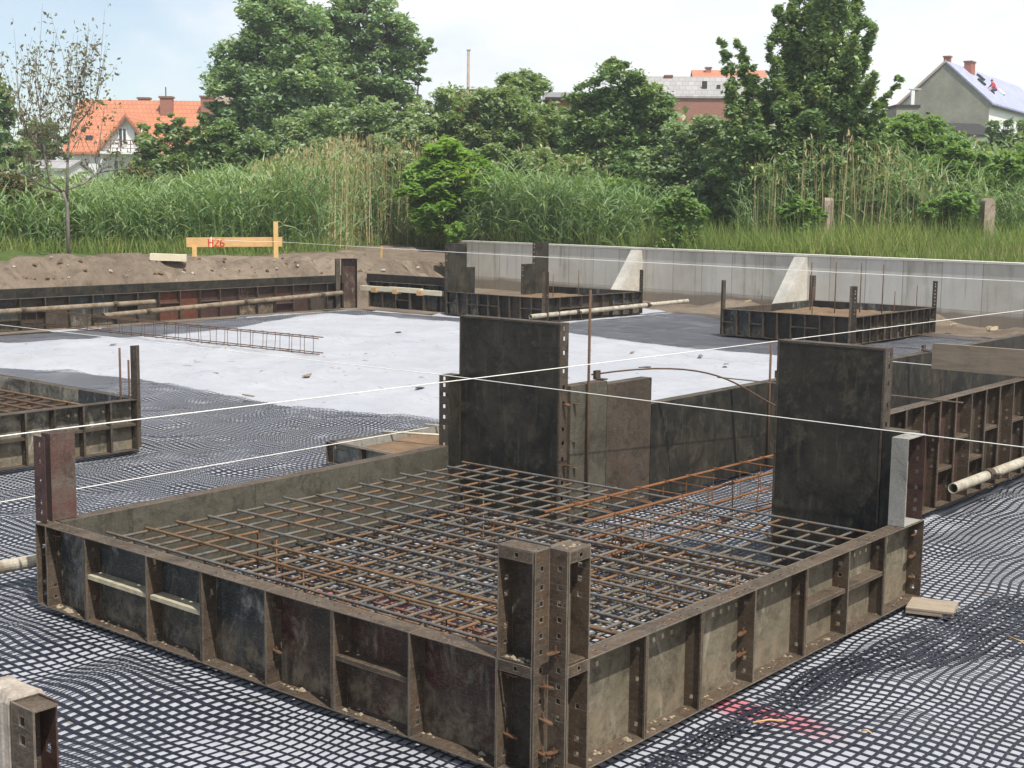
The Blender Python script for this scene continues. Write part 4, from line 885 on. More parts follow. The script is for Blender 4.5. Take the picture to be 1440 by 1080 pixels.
def tree(name, label, cat, dist, base_px, blobs, leaf, size, n, seed, bark='bark', aspect=2., clump=.3, cl=11, up=.5, trunk_r=None, group='trees and shrubs round the site', depth=.9, hollow=.42, twig=True, gz=None, skirt=True, shoots=()):
    rs = np.random.RandomState(seed); B = []
    for (px,py,r) in blobs:
        c = np.array(at(px,py,dist+rs.uniform(-1,1)*r*dist/FPX*.6)); B.append((c, r*dist/FPX))
    bx = at(base_px, 300, dist); gz = float(ground_height(np.array([bx.x]),np.array([bx.y]))[0][0])-.08 if gz is None else gz
    root = thing(name, label, cat, (bx.x,bx.y,gz), 0, group); O = np.array([bx.x,bx.y,gz])
    wsum = sum(r*r for _,r in B); Ps, tint, tips = [], [], []
    for (c,r) in B:
        k = max(5, int(cl*5*r*r/wsum*len(B)/2)); nl = int(n*r*r/wsum)
        dirs = rs.normal(size=(k,3)); dirs /= np.linalg.norm(dirs,axis=1)[:,None]; rad = r*(hollow+(1.12-hollow)*rs.rand(k)**.7)
        cc = c + dirs*rad[:,None]*np.array([1,1,.95]); tips += [tuple(t) for t in cc[:max(3,k//2)]]
        ct = rs.rand(k); cr = clump*r*(.3+.9*rs.rand(k)**1.5); pw = cr**2.2; pw /= pw.sum(); which = rs.choice(k, nl, p=pw)
        g = rs.normal(size=(nl,3)); g /= (np.linalg.norm(g,axis=1)[:,None]+1e-9); g *= (rs.rand(nl)**.5)[:,None]*(1+.5*(rs.rand(nl)<.12))[:,None]
        P = cc[which] + g*np.array([1,1,.62])*cr[which][:,None]
        Ps.append(P); tint.append(np.clip(.4*ct[which]+.65*rs.rand(nl)-.02,0,1))
    sh_paths = []
    for (xa,ya,xb,yb,rp) in shoots:
        a_, b_ = np.array(at(xa,ya,dist+rs.uniform(-.6,.6))), np.array(at(xb,yb,dist+rs.uniform(-1.3,1.3))); L_ = np.linalg.norm(b_-a_); nl = int(L_*rp*dist/FPX*3000); k = max(8,int(L_*9))
        pa_ = [a_+(b_-a_)*q+np.array([0,0,.12*L_*4*q*(1-q)*.3]) for q in np.linspace(0,1,6)]; sh_paths.append(pa_)
        qc = np.linspace(.2,1,k)+rs.uniform(-.02,.02,k); rr_ = rp*dist/FPX*(1.15-.75*np.clip(qc,0,1)); ctr = a_+(b_-a_)*qc[:,None]+rs.normal(size=(k,3))*rr_[:,None]*.62; wh = rs.randint(0,k,nl)
        g = rs.normal(size=(nl,3))*.38; Ps.append(ctr[wh]+g*rr_[wh][:,None]*np.array([1,1,1.1])); tint.append(np.clip(.4*rs.rand(k)[wh]+.65*rs.rand(nl),0,1))
    if cat == 'shrub' and dist > 36 and skirt:
        for (c,r) in B:
            nl = int(n*.35*r*r/wsum)+40; q = rs.normal(size=(nl,3)); q /= np.linalg.norm(q,axis=1)[:,None]; q = c+q*np.array([1,1,0])*(r*.95*rs.rand(nl)**.5)[:,None]; q[:,2] = gz+(c[2]-gz)*rs.rand(nl)
            Ps.append(q); tint.append(rs.rand(nl)*.8)
    P = np.concatenate(Ps); tint = np.concatenate(tint)
    ok = P[:,2] > gz+.15; P, tint = P[ok], tint[ok]
    V, F = leafset(P-O, size, rs, aspect, up+.6)
    np_mesh('crown', V, F, M[leaf], root, attr=np.repeat(tint,4))
    H = max(c[2]+r for c,r in B)-gz; tr = trunk_r or min(H*.014,.16); tb = MB()
    low = sorted(B, key=lambda t: t[0][2])
    fork = np.array([0,0,max(.25,(low[0][0][2]-gz)*.55)]); tb.tube(branch_path((0,0,0), fork, rs, .05), [tr*1.25,tr*1.1,tr,tr*.95,tr*.9], 8)
    for (c,r) in B:
        e = c-O; pth = branch_path(fork*rs.uniform(.75,1), e, rs, .1); tb.tube(pth, [tr*.62,tr*.5,tr*.4,tr*.3,tr*.16], 6)
    if twig:
        for t in tips:
            t = np.array(t); c = min(B, key=lambda b_: np.linalg.norm(b_[0]-t))[0]
            tb.tube(branch_path(c-O, t-O, rs, .1, 4), [tr*.2,tr*.15,tr*.1,tr*.04], 4)
    for pa_ in sh_paths: tb.tube([tuple(p_-O) for p_ in pa_], [tr*.5,tr*.42,tr*.34,tr*.26,tr*.18,tr*.06], 6)
    tb.build('trunk', M[bark], root, smooth=True); return root
T = tree
T('broad_tree','tall ash tree with a full rounded crown, left of the two big trees','tree',62,395,[(395,45,52),(350,92,46),(425,112,50),(335,140,42),(392,158,52),(432,58,38),(330,188,34),(304,165,20),(378,14,34),(440,170,36),(405,205,40),(350,215,34)],'leaf_ash',.18,62000,1,clump=.42,cl=24,hollow=.4)
T('broad_tree','tall ash tree with open airy right side, right one of the two big trees','tree',65,520,[(505,28,44),(548,50,38),(582,78,26),(466,46,32),(478,108,40),(540,108,40),(590,105,14),(518,152,38),(472,162,38),(565,142,24),(598,60,12),(500,195,40)],'leaf_ash',.18,42000,2,clump=.36,cl=24,hollow=.5)
T('scrub_willow','grey-green willow scrub in front of the left big tree','shrub',50,430,[(430,190,36),(390,205,34),(470,180,34),(360,215,28)],'leaf_willow',.13,11000,3,clump=.55)
T('scrub_willow','grey-green willow scrub in front of the right big tree','shrub',49,540,[(505,188,34),(545,178,34),(580,188,30),(520,165,24)],'leaf_willow',.13,10000,4,clump=.55)
T('scrub_willow','grey-green willow scrub below the thin concrete pole','shrub',52,640,[(615,160,30),(650,165,34),(680,170,30),(630,190,36),(600,185,28),(670,200,34)],'leaf_bush',.14,12000,5,clump=.55)
T('round_bush','tall round bush left of the brick house with the dark roof','shrub',52,735,[(735,140,36),(702,152,36),(766,166,30),(722,188,44),(775,194,30),(745,120,18),(712,122,14)],'leaf_bush',.14,28000,6,clump=.5)
T('round_bush','large dense dark green bush right of the brick house with the dark roof','shrub',48,870,[(872,122,36),(838,146,34),(910,146,36),(860,180,54),(918,190,38),(832,205,42),(870,98,20),(890,225,45),(815,175,26),(935,160,22)],'leaf_dark',.13,46000,7,clump=.45)
T('scrub_willow','pale grey-leaved willow bush left of the tall multi-stemmed tree','shrub',42,965,[(958,212,34),(985,188,26),(945,240,36),(1000,238,32),(975,265,30)],'leaf_willow',.12,12000,8,clump=.55)
T('upright_tree','tall multi-stemmed tree with upright dark green shoots reaching above the photo','tree',40,1130,[(1125,175,34),(1175,170,36),(1210,195,28),(1062,200,30),(1120,220,40),(1175,230,38),(1030,205,24),(1022,240,24),(1085,255,36),(1060,280,28),(1130,270,34),(1190,250,28),(1225,225,20),(1100,140,26),(1150,125,30),(1195,130,26)],'leaf_dark',.115,52000,9,clump=.45,cl=16,aspect=1.9,hollow=.25,
  shoots=[(1135,210,1092,8,15),(1140,200,1112,-16,17),(1145,190,1136,-34,18),(1150,190,1160,-40,18),(1160,190,1186,-26,17),(1170,195,1210,-8,16),(1175,200,1226,40,14),(1180,200,1228,105,14),(1120,210,1082,62,13),(1150,190,1148,20,18),(1165,180,1200,60,18),(1135,190,1110,70,17),(1060,250,1016,62,10),(1062,250,1042,58,11),(1066,250,1060,100,12),(1050,250,1024,120,12),(1070,245,1078,120,13),(1190,210,1268,108,7),(1190,215,1240,150,12)])
T('leaning_bush','dark leafy bush leaning against the right side of the tall upright tree','shrub',41,1215,[(1210,195,26),(1235,180,16),(1215,215,26),(1250,205,16)],'leaf_dark',.12,5000,10,clump=.5,aspect=1.9)
T('green_shrub','fresh green shrub below the olive gable wall','shrub',44,1290,[(1240,195,28),(1275,190,30),(1315,196,28),(1340,205,24),(1262,220,36),(1310,228,34),(1300,172,16)],'leaf_green',.13,16000,11,clump=.5)
T('green_shrub','fresh green shrub at the right edge in front of the white house','shrub',41,1390,[(1345,245,36),(1392,248,34),(1440,244,36),(1475,235,36),(1370,225,22),(1420,222,20),(1365,270,32),(1425,275,32)],'leaf_green',.13,18000,12,clump=.5)
T('dark_tree','small dark tree in front of the white facade at the right edge','tree',72,1410,[(1408,188,20),(1430,195,22),(1396,205,16),(1418,212,22),(1445,205,18)],'leaf_dark',.2,6000,13,clump=.4)
T('sumac_bush','bright green sumac bush with drooping fronds in front of the reeds','shrub',43.6,640,[(632,216,24),(602,250,26),(662,248,30),(692,272,26),(612,282,28),(655,288,28),(582,272,16),(715,258,15),(640,250,26),(600,310,20),(690,312,20),(645,325,20)],'leaf_sumac',.2,17000,14,clump=.6,aspect=3.4,up=1.2,hollow=.3,skirt=False)
T('round_bush','round light green bush in front of the orange roof','shrub',55,232,[(215,192,20),(236,178,18),(260,198,22),(230,228,32),(206,242,26),(268,236,26),(188,262,24)],'leaf_bush',.15,13000,15,clump=.4)
T('dark_tree','slim dark green tree right of the orange-roofed house','tree',50,308,[(312,188,20),(302,226,24),(326,222,24),(318,250,26),(290,200,13),(283,168,7),(280,182,9)],'leaf_dark',.15,9000,16,clump=.55)
T('brown_bush','purple-brown tinged bush below the white house wall','shrub',45,178,[(188,262,20),(162,280,14),(215,262,20),(240,275,22)],'leaf_brown',.12,6000,17,clump=.45)
T('dark_tree','dark tree at the left edge behind the sparse tree','tree',62,4,[(4,152,16),(-14,178,26),(10,124,9),(-20,130,24),(2,205,26),(20,220,22)],'leaf_ash',.22,7000,18,clump=.4)
T('dark_tree','dark low tree left of the orange-roofed house','tree',80,58,[(46,206,22),(72,200,20),(62,182,14),(30,222,20),(84,222,16)],'leaf_dark',.24,7000,19,clump=.4)
T('brown_bush','low purplish bush below the sparse tree at the left edge','shrub',40,30,[(18,268,22),(56,280,20),(-20,262,26),(100,288,14)],'leaf_brown',.11,7000,20,clump=.45)
T('green_shrub','leafy weed bush beside the left concrete fence post','shrub',37.5,1128,[(1128,292,16),(1110,300,14),(1145,302,13)],'leaf_green',.11,2500,21,clump=.5,twig=False)
T('green_shrub','light green weed bush between the two willow bushes behind the wall','shrub',37,955,[(958,288,18),(935,296,16),(980,300,14)],'leaf_green',.11,2600,22,clump=.5,twig=False)
T('green_shrub','low weed bush behind the wall below the sumac','shrub',42.3,705,[(705,318,14),(725,322,12),(640,325,14)],'leaf_sumac',.1,2200,23,clump=.5,twig=False)
T('round_bush','dark bush right of the dark green bush','shrub',46,920,[(905,240,30),(870,255,26),(940,268,24),(1010,275,26)],'leaf_dark',.14,8000,24,clump=.4)

T('scrub_willow','pale willow scrub rising from the reeds left of the sumac','shrub',47,450,[(420,222,22),(455,215,24),(490,222,22),(530,218,24),(565,225,20)],'leaf_willow',.12,8000,31,clump=.6)
T('scrub_willow','mixed pale scrub between the sumac and the dark green bush','shrub',45,760,[(735,232,28),(775,240,28),(810,245,26),(700,225,24)],'leaf_bush',.12,9000,32,clump=.6)
T('green_shrub','tangled light green scrub right of the dark green bush','shrub',42,900,[(860,275,26),(905,280,26),(945,285,22),(985,290,24),(1020,290,22)],'leaf_green',.12,9000,33,clump=.6)
T('green_shrub','tangled shrub below the tall upright tree on its right','shrub',40,1200,[(1160,265,24),(1200,262,26),(1240,262,28),(1280,268,24)],'leaf_bush',.12,8000,34,clump=.6)
T('green_shrub','small fresh green shrub among the reeds above the batter board','shrub',43,330,[(322,262,14),(345,256,16),(335,285,14)],'leaf_green',.11,3500,41,clump=.6,twig=False)
T('green_shrub','small yellow-green shrub among the reeds left of the dry stalks','shrub',44,430,[(425,262,15),(450,255,16),(440,290,14)],'leaf_sumac',.12,3500,42,clump=.6,twig=False)
T('scrub_willow','small grey willow sapling among the reeds right of the sparse tree','shrub',42,210,[(205,285,14),(226,280,16),(215,305,14)],'leaf_willow',.1,3200,43,clump=.6,twig=False)
T('green_shrub','small bright shrub in the grass beside the right concrete fence post','shrub',37.5,1340,[(1330,290,14),(1352,284,16),(1310,296,13)],'leaf_green',.1,3200,44,clump=.6,twig=False)
T('scrub_willow','pale grey shrub between the two concrete fence posts','shrub',39,1262,[(1255,272,18),(1285,280,16),(1240,290,15)],'leaf_willow',.1,4200,45,clump=.6,twig=False)
# far scrub that closes the gaps between the nearer bushes
rs = np.random.RandomState(50); Ps = []
for i in range(320):
    px = rs.uniform(-250,1700); dist = rs.uniform(54,78); yt = np.interp(px,[-250,90,180,330,600,800,1000,1180,1250,1400,1700],[250,268,272,225,200,210,190,190,205,225,215])
    c = np.array(at(px, yt+rs.uniform(5,30), dist)); r = rs.uniform(.8,1.5); k = 260
    g = rs.normal(size=(k,3)); g /= np.linalg.norm(g,axis=1)[:,None]; Ps.append(c + g*np.array([1.2,1.2,1])*(r*rs.rand(k)**.4)[:,None])
    g2 = rs.rand(260,3)*2-1; q = c+g2*np.array([r*1.2,r*1.2,0]); q[:,2] = G1+rs.rand(260)*max(.4,c[2]-G1); Ps.append(q)
P = np.concatenate(Ps); V, F = leafset(P, .24, rs, 1.8); tn = np.repeat(np.clip(rs.rand(len(P))*.8+.2*np.sin(P[:,0]*.7),0,1),4)
tag(np_mesh('far_scrub', V, F, M['leaf_bush'], attr=tn), 'distant green scrub filling the gaps behind the nearer bushes', 'scrub', kind='stuff')

# reeds
def scatter(n, pxr, dr, rs, topf=None):
    px = rs.uniform(pxr[0],pxr[1],n); ds = np.sqrt(rs.uniform(dr[0]**2,dr[1]**2,n)); pts = np.array([at(a,300,b) for a,b in zip(px,ds)]); z,d,t,s = ground_height(pts[:,0],pts[:,1])
    pts[:,2] = z; keep = ((t > .35) & (s > 0)) | ((d > 3.2) & ~((t > -.6) & (s > -.6)))
    H = None
    if topf is not None:
        yt = np.interp(px, *topf); H = np.array([at(a,b,c).z for a,b,c in zip(px,yt,ds)])-z
    return px[keep], pts[keep], (H[keep] if H is not None else None)
def reeds(name, label, n, pxr, dr, topf, seed, nl=8, LL=(.45,.85), wd=.028):
    rs = np.random.RandomState(seed); px, pts, H = scatter(n, pxr, dr, rs, topf); H = np.clip(H*(.45+.62*rs.rand(len(H))**.6)*(.82+.36*fbm(pts[:,0],pts[:,1],1.7,3)),.3,4)
    m_ = len(pts); lean = rs.normal(size=(m_,2))*.06
    sd = np.concatenate([lean,np.ones((m_,1))],1); V0,F0,k0 = ribbons(pts.copy(), sd, H, np.full(m_,.016), np.zeros(m_), rs, 2)
    base = np.repeat(pts,nl,0); q = rs.rand(m_*nl)**.7; h = np.repeat(H,nl); sdl = np.repeat(sd/np.linalg.norm(sd,axis=1)[:,None],nl,0); base = base + sdl*(h*q)[:,None]
    a = rs.uniform(0,2*math.pi,m_*nl); dirv = np.stack([np.cos(a)*.62,np.sin(a)*.62,rs.uniform(.4,1.3,m_*nl)],1); L = rs.uniform(*LL,m_*nl)
    V1,F1,k1 = ribbons(base, dirv, L, np.full(m_*nl,wd)*rs.uniform(.7,1.3,m_*nl), rs.uniform(.05,.95,m_*nl), rs, 3)
    V = np.concatenate([V0,V1]); F = np.concatenate([F0,F1+len(V0)]); cl = fbm(pts[:,0],pts[:,1],1.5,2)
    tn = np.concatenate([np.repeat(cl,k0), np.repeat(np.clip(.45*np.repeat(cl,nl)+.75*rs.rand(m_*nl)**1.3,0,1),k1)])
    return tag(np_mesh(name, V, F, M['reed_green'], attr=tn), label, 'reeds', kind='stuff')
LT = ([-300,0,130,250,330,400,500,600,700,800,900],[282,278,266,258,244,233,226,230,238,246,268])
reeds('reeds','bed of tall green reeds behind the spoil bank on the left', 6200, (-300,900), (38.2,47.5), LT, 61, 9, (.4,.95), .042)
reeds('reeds','low green reeds round the foot of the sumac bush', 500, (590,740), (42.3,43.3), ([590,740],[305,300]), 68, 9, (.4,.8), .04)
reeds('reeds','clump of broad-leaved green reeds behind the left end of the wall', 480, (690,1000), (40.0,43.5), ([690,760,830,900,1000],[262,246,250,275,285]), 62, 10, (.6,1.1), .04)
reeds('reeds','patch of green reeds below the tall upright tree and to its right', 1500, (1040,1520), (38,42), ([1040,1100,1160,1230,1300,1400,1520],[250,225,205,212,235,258,262]), 63)
def dry(name, label, n, pxr, dr, topf, seed):
    rs = np.random.RandomState(seed); px, pts, H = scatter(n, pxr, dr, rs, topf); H = np.clip(H*rs.uniform(.72,1.06,len(H)),.5,4.5); m_ = len(pts)
    d_ = np.concatenate([rs.normal(size=(m_,2))*.05,np.ones((m_,1))],1); V,F,k = ribbons(pts, d_, H, rs.uniform(.018,.036,m_), np.zeros(m_), rs, 3)
    tip = pts + (d_/np.linalg.norm(d_,axis=1)[:,None])*(H*.93)[:,None]; dp = np.concatenate([rs.normal(size=(m_,2))*.2,np.ones((m_,1))],1); V2,F2,k2 = ribbons(tip, dp, rs.uniform(.15,.3,m_), rs.uniform(.03,.06,m_), np.full(m_,.3), rs, 2)
    V = np.concatenate([V,V2]); F = np.concatenate([F,F2+m_*k]); tn = np.concatenate([np.repeat(rs.rand(m_),k),np.repeat(rs.rand(m_)*.5,k2)])
    return tag(np_mesh(name, V, F, M['reed_dry'], attr=tn), label, 'dry reeds', kind='stuff')
dry('dry_reeds','straw-coloured dry reed stalks standing above the left reeds', 1900, (350,670), (39.5,48), ([360,430,500,600,660],[232,205,188,195,225]), 64)
dry('dry_reeds','straw-coloured dry reed stalks below the round bush in the middle', 190, (660,860), (44,47), ([660,720,780,860],[228,205,200,230]), 65)
dry('dry_reeds','straw-coloured dry reed stalks below the tall upright tree', 380, (1060,1320), (37.5,41.5), ([1080,1120,1180,1200,1240,1300],[225,200,182,180,205,235]), 66)
# grass
def grass(name, label, n, pxr, dr, hr, mat, seed, wd=.016, lean=.25):
    rs = np.random.RandomState(seed); px, pts, _ = scatter(n, pxr, dr, rs); m_ = len(pts); cl = fbm(pts[:,0],pts[:,1],1.1,3)
    H = rs.uniform(*hr,m_)*(.55+.9*cl); d_ = np.concatenate([rs.normal(size=(m_,2))*lean,np.ones((m_,1))],1)
    V,F,k = ribbons(pts, d_, H, wd*rs.uniform(.6,1.4,m_), rs.uniform(.05,.4,m_), rs, 2)
    return tag(np_mesh(name, V, F, M[mat], attr=np.repeat(np.clip(.6*cl+.5*rs.rand(m_),0,1),k)), label, 'grass', kind='stuff')
grass('grass','long green grass along the top of the retaining wall', 60000, (600,1750), (26,45), (.3,.62), 'grass', 70)
grass('grass','long green grass behind the spoil bank on the left', 30000, (-300,660), (37.2,47), (.35,.75), 'grass', 71)
grass('tall_weeds','taller seeding weeds between the grass and the shrubs behind the wall', 42000, (600,1750), (33.5,48), (.7,1.35), 'grass', 72, .02)
grass('seed_heads','straw-tinted seed heads over the grass behind the wall', 9000, (640,1750), (30,41), (.55,1.05), 'grass_seed', 73, .012, .15)

# the nearly bare tree on the left
def sparse_tree():
    rs = np.random.RandomState(90); dist = 34.0; b0 = at(96,340,dist); gz = float(ground_height(np.array([b0.x]),np.array([b0.y]))[0][0])-.05
    root = thing('sparse_tree','nearly bare tree with thin upright shoots and few brown leaves at the left','tree',(b0.x,b0.y,gz),0,'trees and shrubs round the site')
    O = np.array([b0.x,b0.y,gz]); tb = MB(); leaves = []
    P = lambda px, py, dd=0: np.array(at(px,py,dist+dd))-O
    def limb(pts, r0, r1): 
        n = len(pts); tb.tube([tuple(p) for p in pts], [r0+(r1-r0)*i/(n-1) for i in range(n)], 7)
    limb([np.zeros(3),P(95,310),P(94,285),P(88,270)], .05, .04)
    limb([P(94,285),P(95,230),P(97,190,.2),P(104,150,.3),P(110,112,.2)], .036, .010)
    limb([P(88,270),P(70,255,-.3),P(62,215,-.3),P(58,170,-.4),P(50,120,-.3),P(52,75,-.3)], .032, .006)
    limb([P(90,268),P(118,258,.5),P(138,243,.6),P(165,238,.7),P(190,236,.6)], .035, .008)
    limb([P(62,215,-.3),P(40,190,-.6),P(28,150,-.8),P(22,100,-.6)], .03, .006)
    limb([P(97,190,.2),P(118,165,.6),P(135,140,.8),P(140,95,.7)], .028, .006)
    limb([P(88,270),P(60,262,.5),P(35,245,.8),P(10,240,1)], .03, .008)
    starts = [(P(58,170,-.4),12),(P(62,215,-.3),9),(P(97,190,.2),14),(P(104,150,.3),12),(P(40,190,-.6),9),(P(118,165,.6),10),(P(135,140,.8),7),(P(95,230),7),(P(138,243,.6),8),(P(165,238,.7),7),(P(35,245,.8),9),(P(60,262,.5),7),(P(50,120,-.3),8),(P(110,112,.2),8),(P(28,150,-.8),7)]
    for s, k in starts:
        for i in range(k):
            L = rs.uniform(.7,1.75); a = rs.uniform(0,6.3); sp = rs.uniform(.15,.75); d_ = np.array([math.cos(a)*sp,math.sin(a)*sp,1]); d_ /= np.linalg.norm(d_)
            if rs.rand() < .3: d_[2] *= .35
            o = s + rs.normal(size=3)*np.array([.12,.12,.18]); pts = [o+d_*L*q+np.array([0,0,.18*L*q*q]) for q in (0,.35,.7,1)]
            limb(pts, .007, .0025)
            for q in np.linspace(.15,1,rs.randint(7,16)):
                tw = rs.normal(size=3)*.11; leaves.append(o+d_*L*q+np.array([0,0,.18*L*q*q])+tw)
                if rs.rand() < .5: leaves.append(leaves[-1]+rs.normal(size=3)*.04)
    tb.build('trunk', M['bark_grey'], root, smooth=True)
    V, F = leafset(np.array(leaves), .075, rs, 2.2, 0.); np_mesh('crown', V, F, M['leaf_brown'], root, attr=np.repeat(rs.rand(len(leaves)),4))
sparse_tree()

# ------------------------------------------------------------------ concrete fence posts in the grass
for px, y1, l, sh in ((1163,278,'old square concrete fence post under the tall upright tree',0),(1388,281,'round-topped old concrete fence post at the right in the weeds',1)):
    p = at(px, 300, 38); zt = at(px, y1, 38).z; t = thing('fence_post', l, 'fence post', (p.x,p.y,G1-.2), YAW+.2, 'old concrete fence posts'); b = MB(); w_ = .13 if not sh else .15; h = zt-G1+.2
    b.box(-w_,-w_*.9,0,w_,w_*.9,h-.08)
    if not sh: b.prism([(-w_,-w_*.9,h-.08),(w_,-w_*.9,h-.08),(w_*.7,-w_*.6,h),(-w_*.9,-w_*.6,h)], (0,w_*1.5,0))
    else: b.prism([(w_*math.cos(a),-w_*.9,h-.08+.12*math.sin(a)) for a in np.linspace(0,math.pi,9)], (0,w_*1.8,0))
    b.build('shaft', M['concrete_old'], t)

# ------------------------------------------------------------------ buildings
def house(name, label, px, dist, py_ground, L, Dp, ze, zr, wall_m, roof_m, rz=0., over=.35, z0=0., gable_m=None, cat='house'):
    p = at(px, py_ground, dist); root = thing(name, label, cat, (p.x,p.y,0), YAW+rz, 'houses behind the trees')
    b = MB(); b.prism([(0,0,z0),(0,Dp,z0),(0,Dp,ze),(0,Dp/2,zr-.05),(0,0,ze)], (L,0,0)); wall = b.build('wall', M[wall_m], root)
    if gable_m:
        b = MB(); b.prism([(0,0,z0),(0,Dp,z0),(0,Dp,ze),(0,Dp/2,zr-.06),(0,0,ze)], (-.06,0,0)); b.build('gable_wall', M[gable_m], root)
    sl = (zr-ze)/(Dp/2); b = MB(); t_ = .16
    for s in (0,1):
        y0, y1 = (-over, Dp/2) if s == 0 else (Dp+over, Dp/2); zz0 = ze-over*sl
        b.prism([(-over*.6,y0,zz0),(-over*.6,y1,zr),(-over*.6,y1,zr+t_),(-over*.6,y0,zz0+t_)], (L+over*1.2,0,0))
    roof = b.build('roof', M[roof_m], root); return root, wall, roof
def chimney(parent, x, y, z0, z1, w_, d_, mat='brick_dull', cap=True):
    b = MB(); b.box(x-w_/2,y-d_/2,z0,x+w_/2,y+d_/2,z1); c = b.build('chimney', M[mat], parent)
    if cap: b = MB(); b.box(x-w_/2-.07,y-d_/2-.07,z1,x+w_/2+.07,y+d_/2+.07,z1+.12); b.build('cap', M['trim_brown'], c)
def window(parent, x, y, z, w_, h, frame='render_white'):
    b = MB(); t_ = .09
    b.box(x,y-.06,z,x+t_,y,z+h); b.box(x+w_-t_,y-.06,z,x+w_,y,z+h); b.box(x+t_,y-.06,z,x+w_-t_,y,z+t_); b.box(x+t_,y-.06,z+h-t_,x+w_-t_,y,z+h); b.box(x+w_/2-.035,y-.055,z+t_,x+w_/2+.035,y,z+h-t_)
    f = b.build('window', M[frame], parent); b = MB(); b.box(x+t_,y-.02,z+t_,x+w_-t_,y-.004,z+h-t_); b.build('pane', M['glass'], f)
zz = lambda px, py, d_: at(px,py,d_).z
D1 = 95.; s1 = D1/FPX; h1, w1, r1 = house('orange_roof_house','white house with bright orange tiled roof and a white cross gable at the left',94,D1,250,8.9,7.4,zz(94,211,D1),zz(94,143,D1+3.7),'render_white','tile_orange',0,.3,.5)
e1 = zz(94,211,D1)
X = lambda px, d_=D1, p0=94: (px-p0)*d_/FPX
gx = X(182); gp = zz(182,166,D1-1.2); gw = X(182)-X(146)
b = MB(); b.prism([(gx-gw,-1.2,.5),(gx+gw,-1.2,.5),(gx+gw,-1.2,gp-gw*1.25),(gx,-1.2,gp-.1),(gx-gw,-1.2,gp-gw*1.25)], (0,4.6,0)); b.build('gable_wall', M['render_white'], h1)
b = MB()
for s in (-1,1): b.prism([(gx,-1.5,gp),(gx+s*(gw+.25),-1.5,gp-(gw+.25)*1.25),(gx+s*(gw+.25),-1.5,gp-(gw+.25)*1.25+.22),(gx,-1.5,gp+.22)], (0,4.6,0))
b.build('gable_roof', M['tile_orange'], h1)
b = MB()
for s in (-1,1): b.prism([(gx,-1.53,gp-.02),(gx+s*(gw+.25),-1.53,gp-(gw+.25)*1.25-.02),(gx+s*(gw+.25),-1.53,gp-(gw+.25)*1.25-.2),(gx,-1.53,gp-.2)], (0,.04,0))
b.build('verge_board', M['trim_brown'], h1)
window(h1, X(170), -1.2, zz(170,206,D1), .62, 1.15); window(h1, X(190), -1.2, zz(170,206,D1), .62, 1.15)
b = MB(); zb = zz(175,219,D1); b.box(X(152),-2.2,zb,X(205),-1.205,zb+.16)
b.build('balcony', M['render_white'], h1); b = MB()
for k in range(3): b.box(X(152),-2.2,zb+.35+.25*k,X(205),-2.17,zb+.4+.25*k)
for k in range(5): b.box(X(152)+k*.65,-2.17,zb+.165,X(152)+k*.65+.05,-2.12,zb+.9)
b.build('balcony_rail', M['trim_brown'], h1)
window(h1, X(106), 0, zz(104,246,D1), .6, .8); window(h1, X(163), -1.2, zz(104,250,D1), .7, 1.2)
rr1 = zz(94,143,D1+3.7); 
chimney(r1, X(171,D1+3.7), 4.6, rr1-1.2, rr1+.3, .75, .5); chimney(r1, X(211,D1+2.5), 2.8, rr1-1.9, rr1+.25, .8, .6); chimney(r1, X(266,D1+2.5), 2.6, rr1-1.9, rr1+.3, .85, .6)
b = MB(); b.tube([(X(213),2.8,rr1+.35),(X(213),2.8,rr1+1.0)], .04, 6); b.build('flue', M['dark'], r1)
b = MB(); b.box(X(117),.55,zz(117,200,D1),X(126),.75,zz(117,190,D1)); b.build('skylight', M['glass'], r1, rot=(0,0,0))
for i in range(3): pass
# right: slate-blue roof, olive gable, white front
D2 = 118.; az = math.atan2(.84,.54); e2 = zz(1384,143,D2); h2, w2, r2 = house('blue_roof_house','tall house with lavender-blue roof, bare olive gable and white front at the right edge',1384,D2,280,26,7.3,e2,e2+3.25,'render_white','tile_blue',az,.28,.5,'render_olive')
b = MB()
b.prism([(-.2,3.65,e2+3.3),(-.2,7.6,e2-.25),(-.2,7.6,e2-.02),(-.2,3.65,e2+3.52)], (.12,0,0)); b.build('verge_board', M['render_beige'], h2)
chimney(r2, 1.2, 3.9, e2+2.4, e2+3.8, .5, .5, 'brick_red'); chimney(r2, 5.6, 3.2, e2+2.4, e2+3.75, 1.3, .6, 'brick_red')
for (x, y, m_) in ((4.9,1.8,'dark'),(7.3,2.5,'dark'),(9.3,1.2,'render_white')):
    z = e2+y*3.25/3.65+.18; b = MB(); b.obox((x,y,z), (.7,0,0), (0,.55,.49), (0,-.1,.12)); f = b.build('skylight', M[m_], r2)
for k in range(4):
    window(h2, 2.0+k*2.6, 0, e2-3.0, 1.3, 1.7); window(h2, 2.0+k*2.6, 0, e2-6.2, 1.3, 1.7)
b = MB(); b.box(-.1,-.35,e2-.42,26,-.25,e2-.28); b.build('gutter', M['dark'], h2)
